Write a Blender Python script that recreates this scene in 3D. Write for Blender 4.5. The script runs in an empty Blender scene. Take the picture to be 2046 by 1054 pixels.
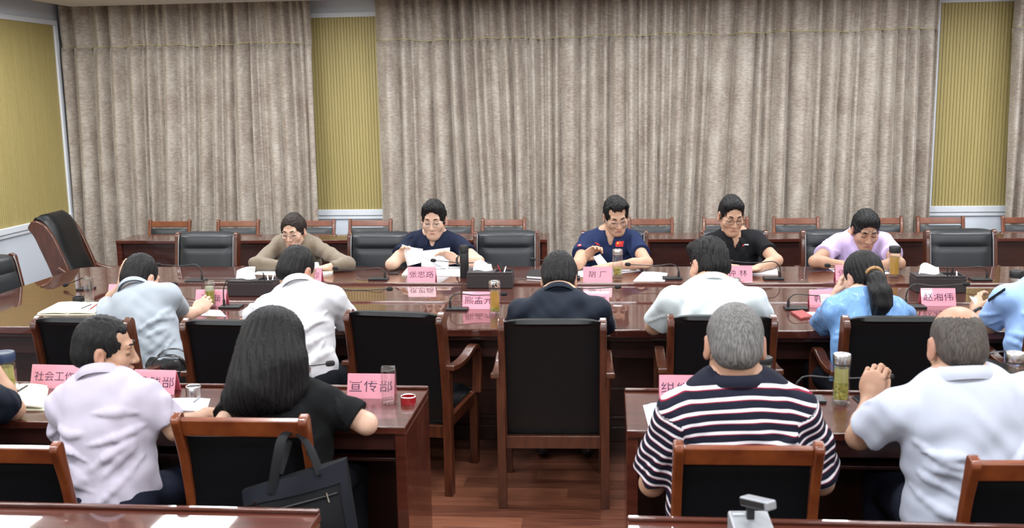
import bpy, bmesh, math, random
import numpy as np
from mathutils import Vector, Matrix
random.seed(7)
S = bpy.context.scene
COL = bpy.context.collection
PI = math.pi

# ---------------------------------------------------------------- camera
W_PX, H_PX, F_PX = 2046, 1054, 2049.9
PITCH, YAW, ROLL, CAM_H = .163673, .0952309, .0164035, 2.0
cy_, sy_, cp_, sp_, cr_, sr_ = math.cos(YAW), math.sin(YAW), math.cos(PITCH), math.sin(PITCH), math.cos(ROLL), math.sin(ROLL)
_f, _r, _u = Vector((-sy_, cy_, 0)), Vector((cy_, sy_, 0)), Vector((0, 0, 1))
_f2, _u2 = _f * cp_ - _u * sp_, _u * cp_ + _f * sp_
CR, CU, CF = _r * cr_ - _u2 * sr_, _u2 * cr_ + _r * sr_, _f2
cam = bpy.data.cameras.new('camera'); co = bpy.data.objects.new('camera', cam); COL.objects.link(co)
cam.sensor_width = 36; cam.lens = 36 * F_PX / W_PX
co.matrix_world = Matrix(((CR.x, CU.x, -CF.x, 0), (CR.y, CU.y, -CF.y, 0), (CR.z, CU.z, -CF.z, CAM_H), (0, 0, 0, 1)))
cam.clip_start = .05
cam.dof.use_dof = True; cam.dof.focus_distance = 7.2; cam.dof.aperture_fstop = 4.5
S.camera = co

# ---------------------------------------------------------------- world, lamps, exposure
wd = bpy.data.worlds.new('world'); S.world = wd; wd.use_nodes = True
wd.node_tree.nodes['Background'].inputs[0].default_value = (.93, .96, 1, 1)
wd.node_tree.nodes['Background'].inputs[1].default_value = .35
S.view_settings.view_transform = 'Standard'; S.view_settings.look = 'None'
S.view_settings.gamma = 1; S.view_settings.use_curve_mapping = False
S.view_settings.exposure = 0.85
S.cycles.use_denoising = True
S.cycles.max_bounces = 8; S.cycles.transparent_max_bounces = 12
S.cycles.sample_clamp_indirect = 6
LIGHT_W = 25
def panel_or_fill_lamp(x, y, w=.6, d=.6, p=1.0):
    l = bpy.data.lights.new('panel_or_fill_light', 'AREA'); l.shape = 'RECTANGLE'; l.size = w; l.size_y = d
    l.energy = LIGHT_W * p; l.color = (.955, .98, 1)
    o = bpy.data.objects.new('panel_or_fill_light', l); COL.objects.link(o); o.location = (x, y, 2.865)
for ly in (-.4, 2.2, 4.9, 7.6):
    for lx in (-4.93, -3.31, -1.69, -.07, 1.55, 3.17, 4.79):
        panel_or_fill_lamp(lx, ly)
for lx in (-4.1, -2.5, -.88, .74, 2.36, 3.98):        # slim fill row added to brighten the upper curtains, no real fixtures
    panel_or_fill_lamp(lx, 8.85, 1.0, .15, .30)

# ---------------------------------------------------------------- helpers
def at(px, py, y):
    """world point on the plane Y=y that the photograph shows at px,py"""
    d = CR * ((px - W_PX / 2) / F_PX) - CU * ((py - H_PX / 2) / F_PX) + CF
    return Vector((0, 0, CAM_H)) + d * (y / d.y)
def atz(px, py, z):
    d = CR * ((px - W_PX / 2) / F_PX) - CU * ((py - H_PX / 2) / F_PX) + CF
    return Vector((0, 0, CAM_H)) + d * ((z - CAM_H) / d.z)

class MB:
    def __init__(s): s.v = []; s.f = []
    def add(s, vs, fs):
        b = len(s.v); s.v += [tuple(v) for v in vs]; s.f += [tuple(i + b for i in f) for f in fs]; return s
    def box(s, a, b):
        (x0, y0, z0), (x1, y1, z1) = a, b
        vs = [(x0, y0, z0), (x1, y0, z0), (x1, y1, z0), (x0, y1, z0), (x0, y0, z1), (x1, y0, z1), (x1, y1, z1), (x0, y1, z1)]
        return s.add(vs, [(3, 2, 1, 0), (4, 5, 6, 7), (0, 1, 5, 4), (1, 2, 6, 5), (2, 3, 7, 6), (3, 0, 4, 7)])
    def cbox(s, c, sz):
        return s.box([c[i] - sz[i] / 2 for i in range(3)], [c[i] + sz[i] / 2 for i in range(3)])
    def prism(s, poly, axis, a, b):
        """poly: 2D points; extruded along axis (0,1,2) from a to b"""
        def P(p, t):
            q = [p[0], p[1]]; q.insert(axis, t); return tuple(q)
        n = len(poly); ar = sum(poly[i][0] * poly[(i + 1) % n][1] - poly[(i + 1) % n][0] * poly[i][1] for i in range(n))
        if (ar < 0) != (axis == 1): poly = poly[::-1]
        vs = [P(p, a) for p in poly] + [P(p, b) for p in poly]
        fs = [tuple(range(n))[::-1], tuple(range(n, 2 * n))] + [(i, (i + 1) % n, n + (i + 1) % n, n + i) for i in range(n)]
        return s.add(vs, fs)
    def tube(s, pts, r, n=8, cap=True, flat=1.0, up=None):
        pts = [Vector(p) for p in pts]; rs = r if isinstance(r, (list, tuple)) else [r] * len(pts)
        m = len(pts); vs = []; prev = None
        for i, p in enumerate(pts):
            t = (pts[min(i + 1, m - 1)] - pts[max(i - 1, 0)]).normalized()
            if prev is None:
                a = up if up else (Vector((0, 0, 1)) if abs(t.z) < .9 else Vector((1, 0, 0)))
                e = (a - t * a.dot(t)).normalized()
            else:
                e = (prev - t * prev.dot(t)).normalized()
            prev = e; g = t.cross(e)
            for k in range(n):
                w = 2 * PI * k / n
                vs.append(p + e * (rs[i] * math.cos(w) * flat) + g * (rs[i] * math.sin(w)))
        fs = [(i * n + k, i * n + (k + 1) % n, (i + 1) * n + (k + 1) % n, (i + 1) * n + k) for i in range(m - 1) for k in range(n)]
        if cap: fs += [tuple(range(n))[::-1], tuple(range((m - 1) * n, m * n))]
        return s.add(vs, fs)
    def lathe(s, prof, c=(0, 0, 0), n=24):
        """prof: list of (r, z) bottom to top"""
        vs = []; m = len(prof)
        for r, z in prof:
            for k in range(n):
                w = 2 * PI * k / n; vs.append((c[0] + r * math.cos(w), c[1] + r * math.sin(w), c[2] + z))
        fs = [(i * n + k, i * n + (k + 1) % n, (i + 1) * n + (k + 1) % n, (i + 1) * n + k) for i in range(m - 1) for k in range(n)]
        if prof[0][0] > 1e-5: fs.append(tuple(range(n))[::-1])
        if prof[-1][0] > 1e-5: fs.append(tuple(range((m - 1) * n, m * n)))
        return s.add(vs, fs)
    def grid(s, fn, nu, nv, flip=False):
        vs = [fn(i / nu, j / nv) for j in range(nv + 1) for i in range(nu + 1)]
        fs = []
        for j in range(nv):
            for i in range(nu):
                a = j * (nu + 1) + i; q = (a, a + 1, a + nu + 2, a + nu + 1); fs.append(q[::-1] if flip else q)
        return s.add(vs, fs)
    def sheet(s, fn, nu, nv, t):
        """closed thin sheet: fn(u,v)->Vector, thickness t along the local normal"""
        top = [Vector(fn(i / nu, j / nv)) for j in range(nv + 1) for i in range(nu + 1)]
        nrm = []
        for j in range(nv + 1):
            for i in range(nu + 1):
                g = lambda a, b: top[min(max(b, 0), nv) * (nu + 1) + min(max(a, 0), nu)]
                nrm.append((g(i + 1, j) - g(i - 1, j)).cross(g(i, j + 1) - g(i, j - 1)).normalized())
        N = len(top); vs = [top[k] + nrm[k] * (t / 2) for k in range(N)] + [top[k] - nrm[k] * (t / 2) for k in range(N)]
        fs = []; I = lambda i, j: j * (nu + 1) + i
        for j in range(nv):
            for i in range(nu):
                q = (I(i, j), I(i + 1, j), I(i + 1, j + 1), I(i, j + 1)); fs += [q, tuple(N + k for k in q[::-1])]
        ring = [I(i, 0) for i in range(nu)] + [I(nu, j) for j in range(nv)] + [I(i, nv) for i in range(nu, 0, -1)] + [I(0, j) for j in range(nv, 0, -1)]
        fs += [(ring[k], N + ring[k], N + ring[(k + 1) % len(ring)], ring[(k + 1) % len(ring)]) for k in range(len(ring))]
        return s.add(vs, fs)
    def xf(s, M):
        s.v = [tuple(M @ Vector(v)) for v in s.v]; return s

def smooth_by(me, smooth):
    if smooth: me.polygons.foreach_set('use_smooth', [True] * len(me.polygons))
def obj(name, mb, mat, parent=None, smooth=False, bevel=0, seg=2, loc=None, angle=None):
    me = bpy.data.meshes.new(name); me.from_pydata(mb.v, [], mb.f); me.update()
    o = bpy.data.objects.new(name, me); COL.objects.link(o)
    if mat: me.materials.append(mat)
    if smooth: smooth_by(me, True)
    if smooth == 'auto':
        try: me.set_sharp_from_angle(angle=math.radians(38))
        except Exception: pass
    if bevel:
        b = o.modifiers.new('bevel', 'BEVEL'); b.width = bevel; b.segments = seg; b.limit_method = 'ANGLE'; b.angle_limit = math.radians(40)
        smooth_by(me, True)
        b.harden_normals = True
    if parent: o.parent = parent
    if loc is not None: o.location = loc
    return o
def tag(o, label, cat, group=None):
    o['label'] = label; o['category'] = cat
    if group: o['group'] = group
    return o
def thing(name, label, cat, loc=(0, 0, 0), rz=0, group=None):
    o = bpy.data.objects.new(name, None); COL.objects.link(o); o.location = loc; o.rotation_euler = (0, 0, rz)
    o.empty_display_size = .1
    return tag(o, label, cat, group)
def struct(name, mb, mat, **k):
    o = obj(name, mb, mat, **k); o['kind'] = 'structure'; return o
def dup(root, loc, rz, label, group=None, scale=None):
    r = root.copy(); COL.objects.link(r); r.location = loc; r.rotation_euler = (0, 0, rz); r['label'] = label
    if group: r['group'] = group
    if scale: r.scale = (scale,) * 3
    for ch in list(root.children):
        c = ch.copy(); COL.objects.link(c); c.parent = r
        for g in list(ch.children):
            d = g.copy(); COL.objects.link(d); d.parent = c
    return r

# ---------------------------------------------------------------- materials
def mat(name, col, rough=.5, metal=0, coat=0, coat_rough=.08, spec=.5, sheen=0, trans=0, ior=1.45, emit=None):
    m = bpy.data.materials.new(name); m.use_nodes = True; b = m.node_tree.nodes['Principled BSDF']
    b.inputs['Base Color'].default_value = (*col, 1); b.inputs['Roughness'].default_value = rough
    b.inputs['Metallic'].default_value = metal; b.inputs['Coat Weight'].default_value = coat
    b.inputs['Coat Roughness'].default_value = coat_rough; b.inputs['Specular IOR Level'].default_value = spec
    b.inputs['Sheen Weight'].default_value = sheen; b.inputs['Transmission Weight'].default_value = trans
    b.inputs['IOR'].default_value = ior
    return m
def nodes(m): return m.node_tree.nodes, m.node_tree.links, m.node_tree.nodes['Principled BSDF']
def noise_col(m, cols, scale=(1, 1, 1), nscale=5, detail=4, coords='Object', bump=0, bdist=.002, pos=None, rough=.55):
    """mix base colours by a stretched noise, optional bump from the same noise"""
    N, L, b = nodes(m)
    tc = N.new('ShaderNodeTexCoord'); mp = N.new('ShaderNodeMapping'); mp.inputs['Scale'].default_value = scale
    nz = N.new('ShaderNodeTexNoise'); nz.inputs['Scale'].default_value = nscale; nz.inputs['Detail'].default_value = detail
    nz.inputs['Roughness'].default_value = rough
    L.new(tc.outputs[coords], mp.inputs[0]); L.new(mp.outputs[0], nz.inputs['Vector'])
    cr = N.new('ShaderNodeValToRGB'); E = cr.color_ramp.elements
    pos = pos or [.3 + .4 * i / (len(cols) - 1) for i in range(len(cols))]
    E[0].position = pos[0]; E[0].color = (*cols[0], 1); E[1].position = pos[-1]; E[1].color = (*cols[-1], 1)
    for c, p in zip(cols[1:-1], pos[1:-1]):
        e = E.new(p); e.color = (*c, 1)
    L.new(nz.outputs[0], cr.inputs[0]); L.new(cr.outputs[0], b.inputs['Base Color'])
    if bump:
        bp = N.new('ShaderNodeBump'); bp.inputs['Strength'].default_value = bump; bp.inputs['Distance'].default_value = bdist
        L.new(nz.outputs[0], bp.inputs['Height']); L.new(bp.outputs[0], b.inputs['Normal'])
    return m
def bump_noise(m, nscale, strength, dist, scale=(1, 1, 1), coords='Object', detail=3):
    N, L, b = nodes(m)
    tc = N.new('ShaderNodeTexCoord'); mp = N.new('ShaderNodeMapping'); mp.inputs['Scale'].default_value = scale
    nz = N.new('ShaderNodeTexNoise'); nz.inputs['Scale'].default_value = nscale; nz.inputs['Detail'].default_value = detail
    bp = N.new('ShaderNodeBump'); bp.inputs['Strength'].default_value = strength; bp.inputs['Distance'].default_value = dist
    L.new(tc.outputs[coords], mp.inputs[0]); L.new(mp.outputs[0], nz.inputs['Vector']); L.new(nz.outputs[0], bp.inputs['Height'])
    if b.inputs['Normal'].is_linked:
        L.new(b.inputs['Normal'].links[0].from_socket, bp.inputs['Normal'])
    L.new(bp.outputs[0], b.inputs['Normal'])
    return m
M = {}
M['table_wood'] = noise_col(mat('table_wood', (.08, .02, .012), .30, coat=1, coat_rough=.018, spec=.15), [(.040, .0095, .006), (.066, .016, .010), (.088, .024, .015)], (.5, 9, 9), 4, 5)
M['dark_wood'] = noise_col(mat('dark_wood', (.03, .008, .006), .35, coat=.3), [(.022, .0065, .005), (.038, .0105, .008)], (1, 1, 8), 5, 4)
M['desk_wood'] = noise_col(mat('desk_wood', (.08, .02, .012), .30, coat=.9, coat_rough=.03, spec=.15), [(.045, .011, .007), (.085, .022, .013)], (.6, 8, 8), 4, 5)
M['chair_wood'] = noise_col(mat('chair_wood', (.12, .03, .015), .3, coat=.5, coat_rough=.1), [(.045, .0115, .0055), (.09, .025, .010)], (6, 6, 1), 6, 4)
M['small_chair_wood'] = noise_col(mat('small_chair_wood', (.2, .05, .02), .3, coat=.6, coat_rough=.1), [(.10, .021, .007), (.19, .048, .013)], (2, 6, 2), 6, 4)
M['leather'] = bump_noise(mat('black_leather', (.0045, .005, .0060), .36, spec=.36), 260, .12, .001)
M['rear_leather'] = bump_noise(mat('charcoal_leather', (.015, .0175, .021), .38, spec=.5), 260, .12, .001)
M['welt'] = mat('silver_welt', (.35, .36, .38), .3, metal=.6)
M['white_paint'] = mat('white_paint', (.70, .74, .80), .5)
M['wall_white'] = mat('wall_white', (.66, .715, .80), .7)
M['ceiling'] = mat('ceiling_white', (.62, .60, .59), .8)
M['plain_wall'] = mat('pale_wall', (.42, .39, .33), .8)
M['yellow'] = noise_col(mat('yellow_slat', (.42, .33, .12), .55), [(.37, .30, .112), (.43, .35, .14)], (20, 20, .6), 3, 3)
M['groove'] = mat('groove_brown', (.16, .10, .03), .8)
M['cord'] = mat('gold_cord', (.42, .36, .2), .5)
M['black_plastic'] = mat('black_plastic', (.012, .012, .013), .4)
M['black_foam'] = mat('black_foam', (.012, .012, .012), .9)
M['steel'] = mat('brushed_steel', (.62, .62, .62), .25, metal=1)
M['chrome'] = mat('chrome', (.7, .7, .7), .15, metal=1)
M['paper'] = mat('paper', (.80, .81, .84), .6)
M['cream_paper'] = mat('cream_paper', (.82, .82, .66), .6)
M['ink'] = mat('ink', (.05, .02, .06), .6)
M['grey_ink'] = mat('grey_ink', (.35, .35, .4), .6)
M['pink'] = mat('pink_card', (.70, .285, .36), .45, coat=.6, coat_rough=.04)
M['pink_dark'] = mat('pink_card_back', (.62, .12, .17), .45, coat=.6, coat_rough=.04)
M['brown_leatherette'] = bump_noise(mat('brown_leatherette', (.022, .016, .017), .55), 200, .2, .001)
M['tissue'] = bump_noise(mat('tissue', (.85, .86, .88), .8), 30, .4, .01)
M['red_lacquer'] = mat('red_lacquer', (.25, .01, .015), .25, coat=.5)
M['navy_plastic'] = mat('navy_plastic', (.02, .035, .08), .35)
M['cup_white'] = mat('paper_cup', (.78, .80, .80), .5)
M['grey_metal'] = mat('silver_grey_shell', (.25, .26, .28), .4, metal=.3)
M['canvas'] = bump_noise(mat('black_canvas', (.006, .0063, .0075), .75, spec=.2), 400, .3, .001)
M['navy_canvas'] = bump_noise(mat('navy_canvas', (.009, .010, .015), .75, spec=.2), 400, .3, .001)
M['bag_leather'] = bump_noise(mat('bag_leather', (.012, .012, .013), .3, coat=.2), 60, .3, .004)
def glass(name, col, rough=.02):
    """thin clear glass: mostly transparent with a fresnel reflection"""
    m = bpy.data.materials.new(name); m.use_nodes = True; N, L = m.node_tree.nodes, m.node_tree.links
    N.remove(N['Principled BSDF']); out = N['Material Output']
    tr = N.new('ShaderNodeBsdfTransparent'); tr.inputs[0].default_value = (*col, 1)
    gl = N.new('ShaderNodeBsdfGlossy'); gl.inputs['Roughness'].default_value = rough
    lw = N.new('ShaderNodeLayerWeight'); lw.inputs[0].default_value = .5; pw = N.new('ShaderNodeMath'); pw.operation = 'POWER'; pw.inputs[1].default_value = 4; L.new(lw.outputs['Facing'], pw.inputs[0])
    fr = N.new('ShaderNodeMath'); fr.operation = 'MULTIPLY_ADD'; fr.inputs[1].default_value = .85; fr.inputs[2].default_value = .06; L.new(pw.outputs[0], fr.inputs[0])
    mx = N.new('ShaderNodeMixShader'); L.new(fr.outputs[0], mx.inputs[0]); L.new(tr.outputs[0], mx.inputs[1]); L.new(gl.outputs[0], mx.inputs[2])
    L.new(mx.outputs[0], out.inputs[0]); return m
M['glass'] = glass('clear_glass', (.985, .99, .988))
M['thick_glass'] = glass('thick_glass', (.93, .95, .94), .08)
M['lens'] = glass('spectacle_lens', (.97, .98, .99))
M['amber_tea'] = mat('amber_tea', (.40, .22, .04), .1)
M['green_tea'] = mat('green_tea', (.30, .28, .09), .1)
M['pale_tea'] = mat('pale_tea', (.36, .38, .27), .1)
M['tea_leaf'] = noise_col(mat('tea_leaves', (.2, .2, .03), .7), [(.10, .11, .015), (.36, .30, .04)], (1, 1, 1), 90, 2, bump=.6, bdist=.004)
M['water'] = glass('clear_water', (.95, .96, .95))
# curtain: mottled taupe velvet
m = M['curtain'] = mat('velvet_curtain', (.33, .27, .23), .55, sheen=1.0)
N, L, b = nodes(m); b.inputs['Sheen Roughness'].default_value = .28; b.inputs['Sheen Tint'].default_value = (1, .97, .9, 1)
tc = N.new('ShaderNodeTexCoord')
def _nz(sc, sx, sy, sz, det):
    mp = N.new('ShaderNodeMapping'); mp.inputs['Scale'].default_value = (sx, sy, sz); L.new(tc.outputs['Object'], mp.inputs[0])
    n = N.new('ShaderNodeTexNoise'); n.inputs['Scale'].default_value = sc; n.inputs['Detail'].default_value = det; n.inputs['Roughness'].default_value = .65
    L.new(mp.outputs[0], n.inputs['Vector']); return n
n1 = _nz(4.2, 1.5, 1.5, .8, 8); n2 = _nz(48, .45, .45, 1.8, 4)
m1 = N.new('ShaderNodeMath'); m1.operation = 'MULTIPLY'; m1.inputs[1].default_value = .5; L.new(n1.outputs[0], m1.inputs[0])
ad = N.new('ShaderNodeMath'); ad.operation = 'MULTIPLY_ADD'; ad.inputs[1].default_value = .55; L.new(n2.outputs[0], ad.inputs[0]); L.new(m1.outputs[0], ad.inputs[2])
cr = N.new('ShaderNodeValToRGB'); E = cr.color_ramp.elements
E[0].position = .42; E[0].color = (.262, .208, .170, 1); E[1].position = .68; E[1].color = (.49, .447, .39, 1)
L.new(ad.outputs[0], cr.inputs[0]); L.new(cr.outputs[0], b.inputs['Base Color'])
bp = N.new('ShaderNodeBump'); bp.inputs['Strength'].default_value = .35; bp.inputs['Distance'].default_value = .006; L.new(n2.outputs[0], bp.inputs['Height']); L.new(bp.outputs[0], b.inputs['Normal'])
# floor planks: each plank takes its own tone
m = M['plank'] = mat('plank_wood', (.2, .07, .04), .38, coat=.35, coat_rough=.15)
N, L, b = nodes(m); tc = N.new('ShaderNodeTexCoord'); oi = N.new('ShaderNodeObjectInfo')
mp = N.new('ShaderNodeMapping'); mp.inputs['Scale'].default_value = (1.2, 26, 26); L.new(tc.outputs['Object'], mp.inputs[0])
L.new(oi.outputs['Random'], mp.inputs['Location'])
nz = N.new('ShaderNodeTexNoise'); nz.inputs['Scale'].default_value = 4; nz.inputs['Detail'].default_value = 5; L.new(mp.outputs[0], nz.inputs['Vector'])
ad = N.new('ShaderNodeMath'); ad.operation = 'MULTIPLY_ADD'; ad.inputs[1].default_value = .5; L.new(oi.outputs['Random'], ad.inputs[0]); L.new(nz.outputs[0], ad.inputs[2])
cr = N.new('ShaderNodeValToRGB'); E = cr.color_ramp.elements
E[0].position = .35; E[0].color = (.07, .022, .014, 1); E[1].position = 1.0; E[1].color = (.24, .088, .048, 1)
L.new(ad.outputs[0], cr.inputs[0]); L.new(cr.outputs[0], b.inputs['Base Color'])
# ---------------------------------------------------------------- the room
LX, RX, BY, FY = -5.4, 6.2, 10.05, -1.6
fl = struct('floor', MB().box((LX, FY, -.06), (RX, BY, -.004)), M['desk_wood'])
# planks of the aisle and the open floor, laid across the room
random.seed(3)
PW, PL = .125, .91
pm = {}
def plank_mesh(l):
    l = round(l, 2)
    if l not in pm:
        bm_ = MB().box((0, .0012, -.02), (l, PW - .0012, 0)); me = bpy.data.meshes.new('plank'); me.from_pydata(bm_.v, [], bm_.f); me.materials.append(M['plank']); pm[l] = me
    return pm[l]
row = 0; y = 3.26
while y < 6.2:
    x = -3.2 + (row * .37 % .91) - .91
    while x < 2.6:
        x0, x1 = max(x, -3.2), min(x + PL - .002, 2.6)
        if x1 - x0 > .05:
            o = bpy.data.objects.new('plank', plank_mesh(x1 - x0)); COL.objects.link(o); o.parent = fl
            o.location = (x0, y, random.uniform(0, .0006))
        x += PL
    y += PW; row += 1
def wall_panel(name, x0, x1, yface, z0, z1, pitch=.030):
    """grooved board: narrow slats proud of a recessed backing, facing -Y"""
    b = MB(); n = int((x1 - x0) / pitch)
    for i in range(n):
        xa = x0 + i * pitch; b.box((xa + .0022, yface - .008, z0), (xa + pitch - .0022, yface, z1))
    return b
# back wall
struct('wall_back', MB().box((LX - .1, BY, 0), (RX + .1, BY + .1, 3.3)), M['wall_white'])
wb = bpy.data.objects['wall_back']
RAIL, PTOP = .878, 2.765
def back_panel(x0, x1):
    obj('panel_backing', MB().box((x0, BY - .006, RAIL + .01), (x1, BY - .001, PTOP)), M['groove'], wb)
    o = obj('grooved_panel', wall_panel('', x0, x1, BY - .006, RAIL + .012, PTOP), M['yellow'], wb); o['kind'] = 'stuff'
    f = MB(); f.box((x0 - .06, BY - .03, PTOP), (x1 + .06, BY, PTOP + .05)); f.box((x0 - .06, BY - .03, RAIL - .045), (x0 - .005, BY, PTOP)); f.box((x1 + .005, BY - .03, RAIL - .045), (x1 + .06, BY, PTOP))
    obj('panel_frame', f, M['white_paint'], wb, bevel=.006)
    r = MB(); r.box((x0 - .06, BY - .032, RAIL - .048), (x1 + .06, BY, RAIL + .012)); obj('chair_rail', r, M['white_paint'], wb, bevel=.006)
    r2 = MB(); r2.box((x0 - .09, BY - .022, RAIL - .085), (x1 + .09, BY, RAIL - .052)); obj('rail_moulding', r2, M['white_paint'], wb, bevel=.006)
back_panel(-3.05, -1.98); back_panel(3.055, 4.05)
# left wall, panel grooved finely
wl = struct('wall_left', MB().box((LX - .1, FY, 0), (LX, BY, 3.3)), M['wall_white'])
obj('panel_backing', MB().box((LX, 3.0, RAIL + .01), (LX + .005, 9.78, PTOP - .03)), M['groove'], wl)
b = MB(); yy = 3.0
while yy < 9.76:
    b.box((LX + .005, yy + .002, RAIL + .012), (LX + .013, yy + .028, PTOP - .03)); yy += .030
o = obj('grooved_panel', b, M['yellow'], wl); o['kind'] = 'stuff'
f = MB(); f.box((LX, 2.9, PTOP - .03), (LX + .03, 9.84, PTOP + .02)); f.box((LX, 9.78, RAIL - .04), (LX + .03, 9.84, PTOP - .03))
obj('panel_frame', f, M['white_paint'], wl, bevel=.006)
obj('chair_rail', MB().box((LX, 2.9, RAIL - .045), (LX + .035, 9.84, RAIL + .012)), M['white_paint'], wl, bevel=.006)
obj('rail_moulding', MB().box((LX, 2.9, RAIL - .08), (LX + .024, 9.84, RAIL - .05)), M['white_paint'], wl, bevel=.006)
struct('baseboard_left', MB().box((LX, FY, 0), (LX + .02, 9.8, .1)), M['white_paint'], bevel=.004)
struct('wall_right', MB().box((RX, FY, 0), (RX + .1, BY, 3.3)), M['plain_wall'])
struct('wall_front', MB().box((LX - .1, FY - .1, 0), (RX + .1, FY, 3.3)), M['plain_wall'])
# ceiling: lowered tray inside a raised cove
ce = struct('ceiling', MB().box((LX - .1, FY, 3.2), (RX + .1, BY + .1, 3.3)), M['ceiling'])
struct('trim_1', MB().box((LX + .30, FY, 2.89), (RX - .3, 9.6, 2.97)), M['ceiling'], bevel=.01)
# ---------------------------------------------------------------- curtains
ZC = 2.525
def curtain(x0, x1, yb, label, seed, skew=0.0, edge=None):
    rnd = random.Random(seed)
    nx = int((x1 - x0) / .0095); nz = 36
    # irregular pleats: knots with their own width, depth and lean
    kx = [0]; amp = []; lean = []; sharp = []
    while kx[-1] < (x1 - x0):
        w = rnd.choice([.055, .07, .085, .10, .12, .15, .19]) * rnd.uniform(.85, 1.2); kx.append(kx[-1] + w)
        amp.append(min(.15, w * rnd.uniform(.6, 1.4))); lean.append(rnd.uniform(-.05, .05)); sharp.append(rnd.uniform(.4, 1.1))
    ph = [rnd.uniform(0, 6.28) for _ in range(8)]
    def depth(t, z):
        q = (ZC - z) / ZC                                  # 0 at the cord, 1 at the floor
        t2 = t + .035 * math.sin(ph[0] + t * 2.3) * q + .022 * math.sin(ph[1] + t * 5.1 + q * 2.2) * q + skew * q * math.sin(PI * t / (x1 - x0))
        t2 = min(max(t2, 0), kx[-1] - 1e-4)
        lo, hi = 0, len(kx) - 1
        while hi - lo > 1:
            mid = (lo + hi) // 2
            if kx[mid] <= t2: lo = mid
            else: hi = mid
        f = (t2 - kx[lo]) / (kx[lo + 1] - kx[lo])
        a = amp[lo]
        fade = 1.0
        f = f + lean[lo] * 2.2 * math.sin(PI * f)
        d = a * (abs(math.sin(PI * f)) ** sharp[lo])
        if q > 0: d *= .85 + .25 * math.sin(ph[2] + lo * 1.7 + q * 2.5) * q + .2 * q
        else:
            d = d * (.75 + .5 * -q) + .012 * math.sin(t * 55 + ph[3])
        d += .007 * abs(math.sin(t * 23 + ph[4] + 1.5 * q)) + .005 * abs(math.sin(t * 41 + ph[6] + q)) + .02 * math.sin(t * 3.1 + ph[5] + q)
        if abs(z - ZC) < .03: d -= .010                     # gathered under the cord
        return d
    zs = [.015 + (ZC - .03) * j / 26 for j in range(27)] + [ZC - .015, ZC, ZC + .015] + [ZC + .03 + (3.16 - ZC - .03) * j / 8 for j in range(9)]
    xs = [x0 + (x1 - x0) * i / nx for i in range(nx + 1)]
    D = {}
    mb_ = MB(); vs = []
    for z in zs:
        for x in xs:
            vs.append((x, yb - depth(x - x0, z), z))
    n = nx + 1
    vb = [(a, b_ + .012, c) for a, b_, c in vs]
    Nn = len(vs); fs = []
    for j in range(len(zs) - 1):
        for i in range(nx):
            a = j * n + i; fs.append((a, a + 1, a + n + 1, a + n)); fs.append((Nn + a + n, Nn + a + n + 1, Nn + a + 1, Nn + a))
    for j in range(len(zs) - 1):
        a = j * n; fs.append((a, a + n, Nn + a + n, Nn + a)); a += nx; fs.append((a + n, a, Nn + a, Nn + a + n))
    mb_.add(vs + vb, fs)
    o = obj('curtain', mb_, M['curtain'], smooth=True)
    tag(o, label, 'curtain')
    wob = random.Random(seed + 50)
    p0, p1 = wob.uniform(0, 6), wob.uniform(0, 6)
    pts = [(x, yb - depth(x - x0, ZC) - .006, ZC + .008 * math.sin(x * 6 + p0) + .006 * math.sin(x * 17 + p1)) for x in xs[::3]]
    c = obj('cord', MB().tube(pts, .0055, 6), M['cord'], o, smooth=True); c['label'] = 'thin gold cord sewn across the gathers'
    return o
curtain(-5.37, -2.83, 9.93, 'taupe velvet curtain in the left corner beside the white wall trim', 11, .10)
curtain(-2.22, .10, 9.93, 'taupe velvet curtain left of the middle meeting line, right of the narrow yellow panel', 23, -.03)
curtain(.045, 2.98, 9.88, 'taupe velvet curtain right of the middle meeting line, behind the man in lavender', 34, .05)
curtain(3.64, 6.0, 9.90, 'taupe velvet curtain at the right edge beyond the wide yellow panel', 41)
# ---------------------------------------------------------------- big conference table
TZ = .76
TX0, TX1, TY0, TY1 = -4.0, 3.35, 5.34, 7.36
table = thing('conference_table', 'long dark red glossy conference table with an inset middle, two rows of people around it', 'table', (-.33, 6.35, 0))
def tb(name, mb, m_, **k):
    o = obj(name, mb, m_, **k); o.parent = table; o.location = (.33, -6.35, 0); return o
IX0, IX1, IY0, IY1 = TX0 + .72, TX1 - .72, 6.04, 6.66
def frame_mesh(x0, x1, y0, y1, i0, i1, j0, j1, z0, z1, rc=.12, nc=8):
    """ring slab with rounded outer corners"""
    out = []
    for cx_, cy2, a0 in ((x1 - rc, y1 - rc, 0), (x0 + rc, y1 - rc, 90), (x0 + rc, y0 + rc, 180), (x1 - rc, y0 + rc, 270)):
        for k in range(nc + 1):
            w = math.radians(a0 + 90 * k / nc); out.append((cx_ + rc * math.cos(w), cy2 + rc * math.sin(w)))
    inn = []
    for cx_, cy2 in ((i1, j1), (i0, j1), (i0, j0), (i1, j0)): inn += [(cx_, cy2)] * (nc + 1)
    n = len(out); vs = [(a, b_, z1) for a, b_ in out] + [(a, b_, z1) for a, b_ in inn] + [(a, b_, z0) for a, b_ in out] + [(a, b_, z0) for a, b_ in inn]
    fs = []
    for i in range(n):
        j = (i + 1) % n
        fs.append((i, j, n + j, n + i)); fs.append((2 * n + i, 3 * n + i, 3 * n + j, 2 * n + j)); fs.append((i, 2 * n + i, 2 * n + j, j)); fs.append((n + i, n + j, 3 * n + j, 3 * n + i))
    m_ = MB().add(vs, fs); return m_
def clean(o):
    bm_ = bmesh.new(); bm_.from_mesh(o.data); bmesh.ops.remove_doubles(bm_, verts=bm_.verts, dist=1e-5); bmesh.ops.dissolve_degenerate(bm_, edges=bm_.edges, dist=1e-5); bm_.to_mesh(o.data); bm_.free(); return o
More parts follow.
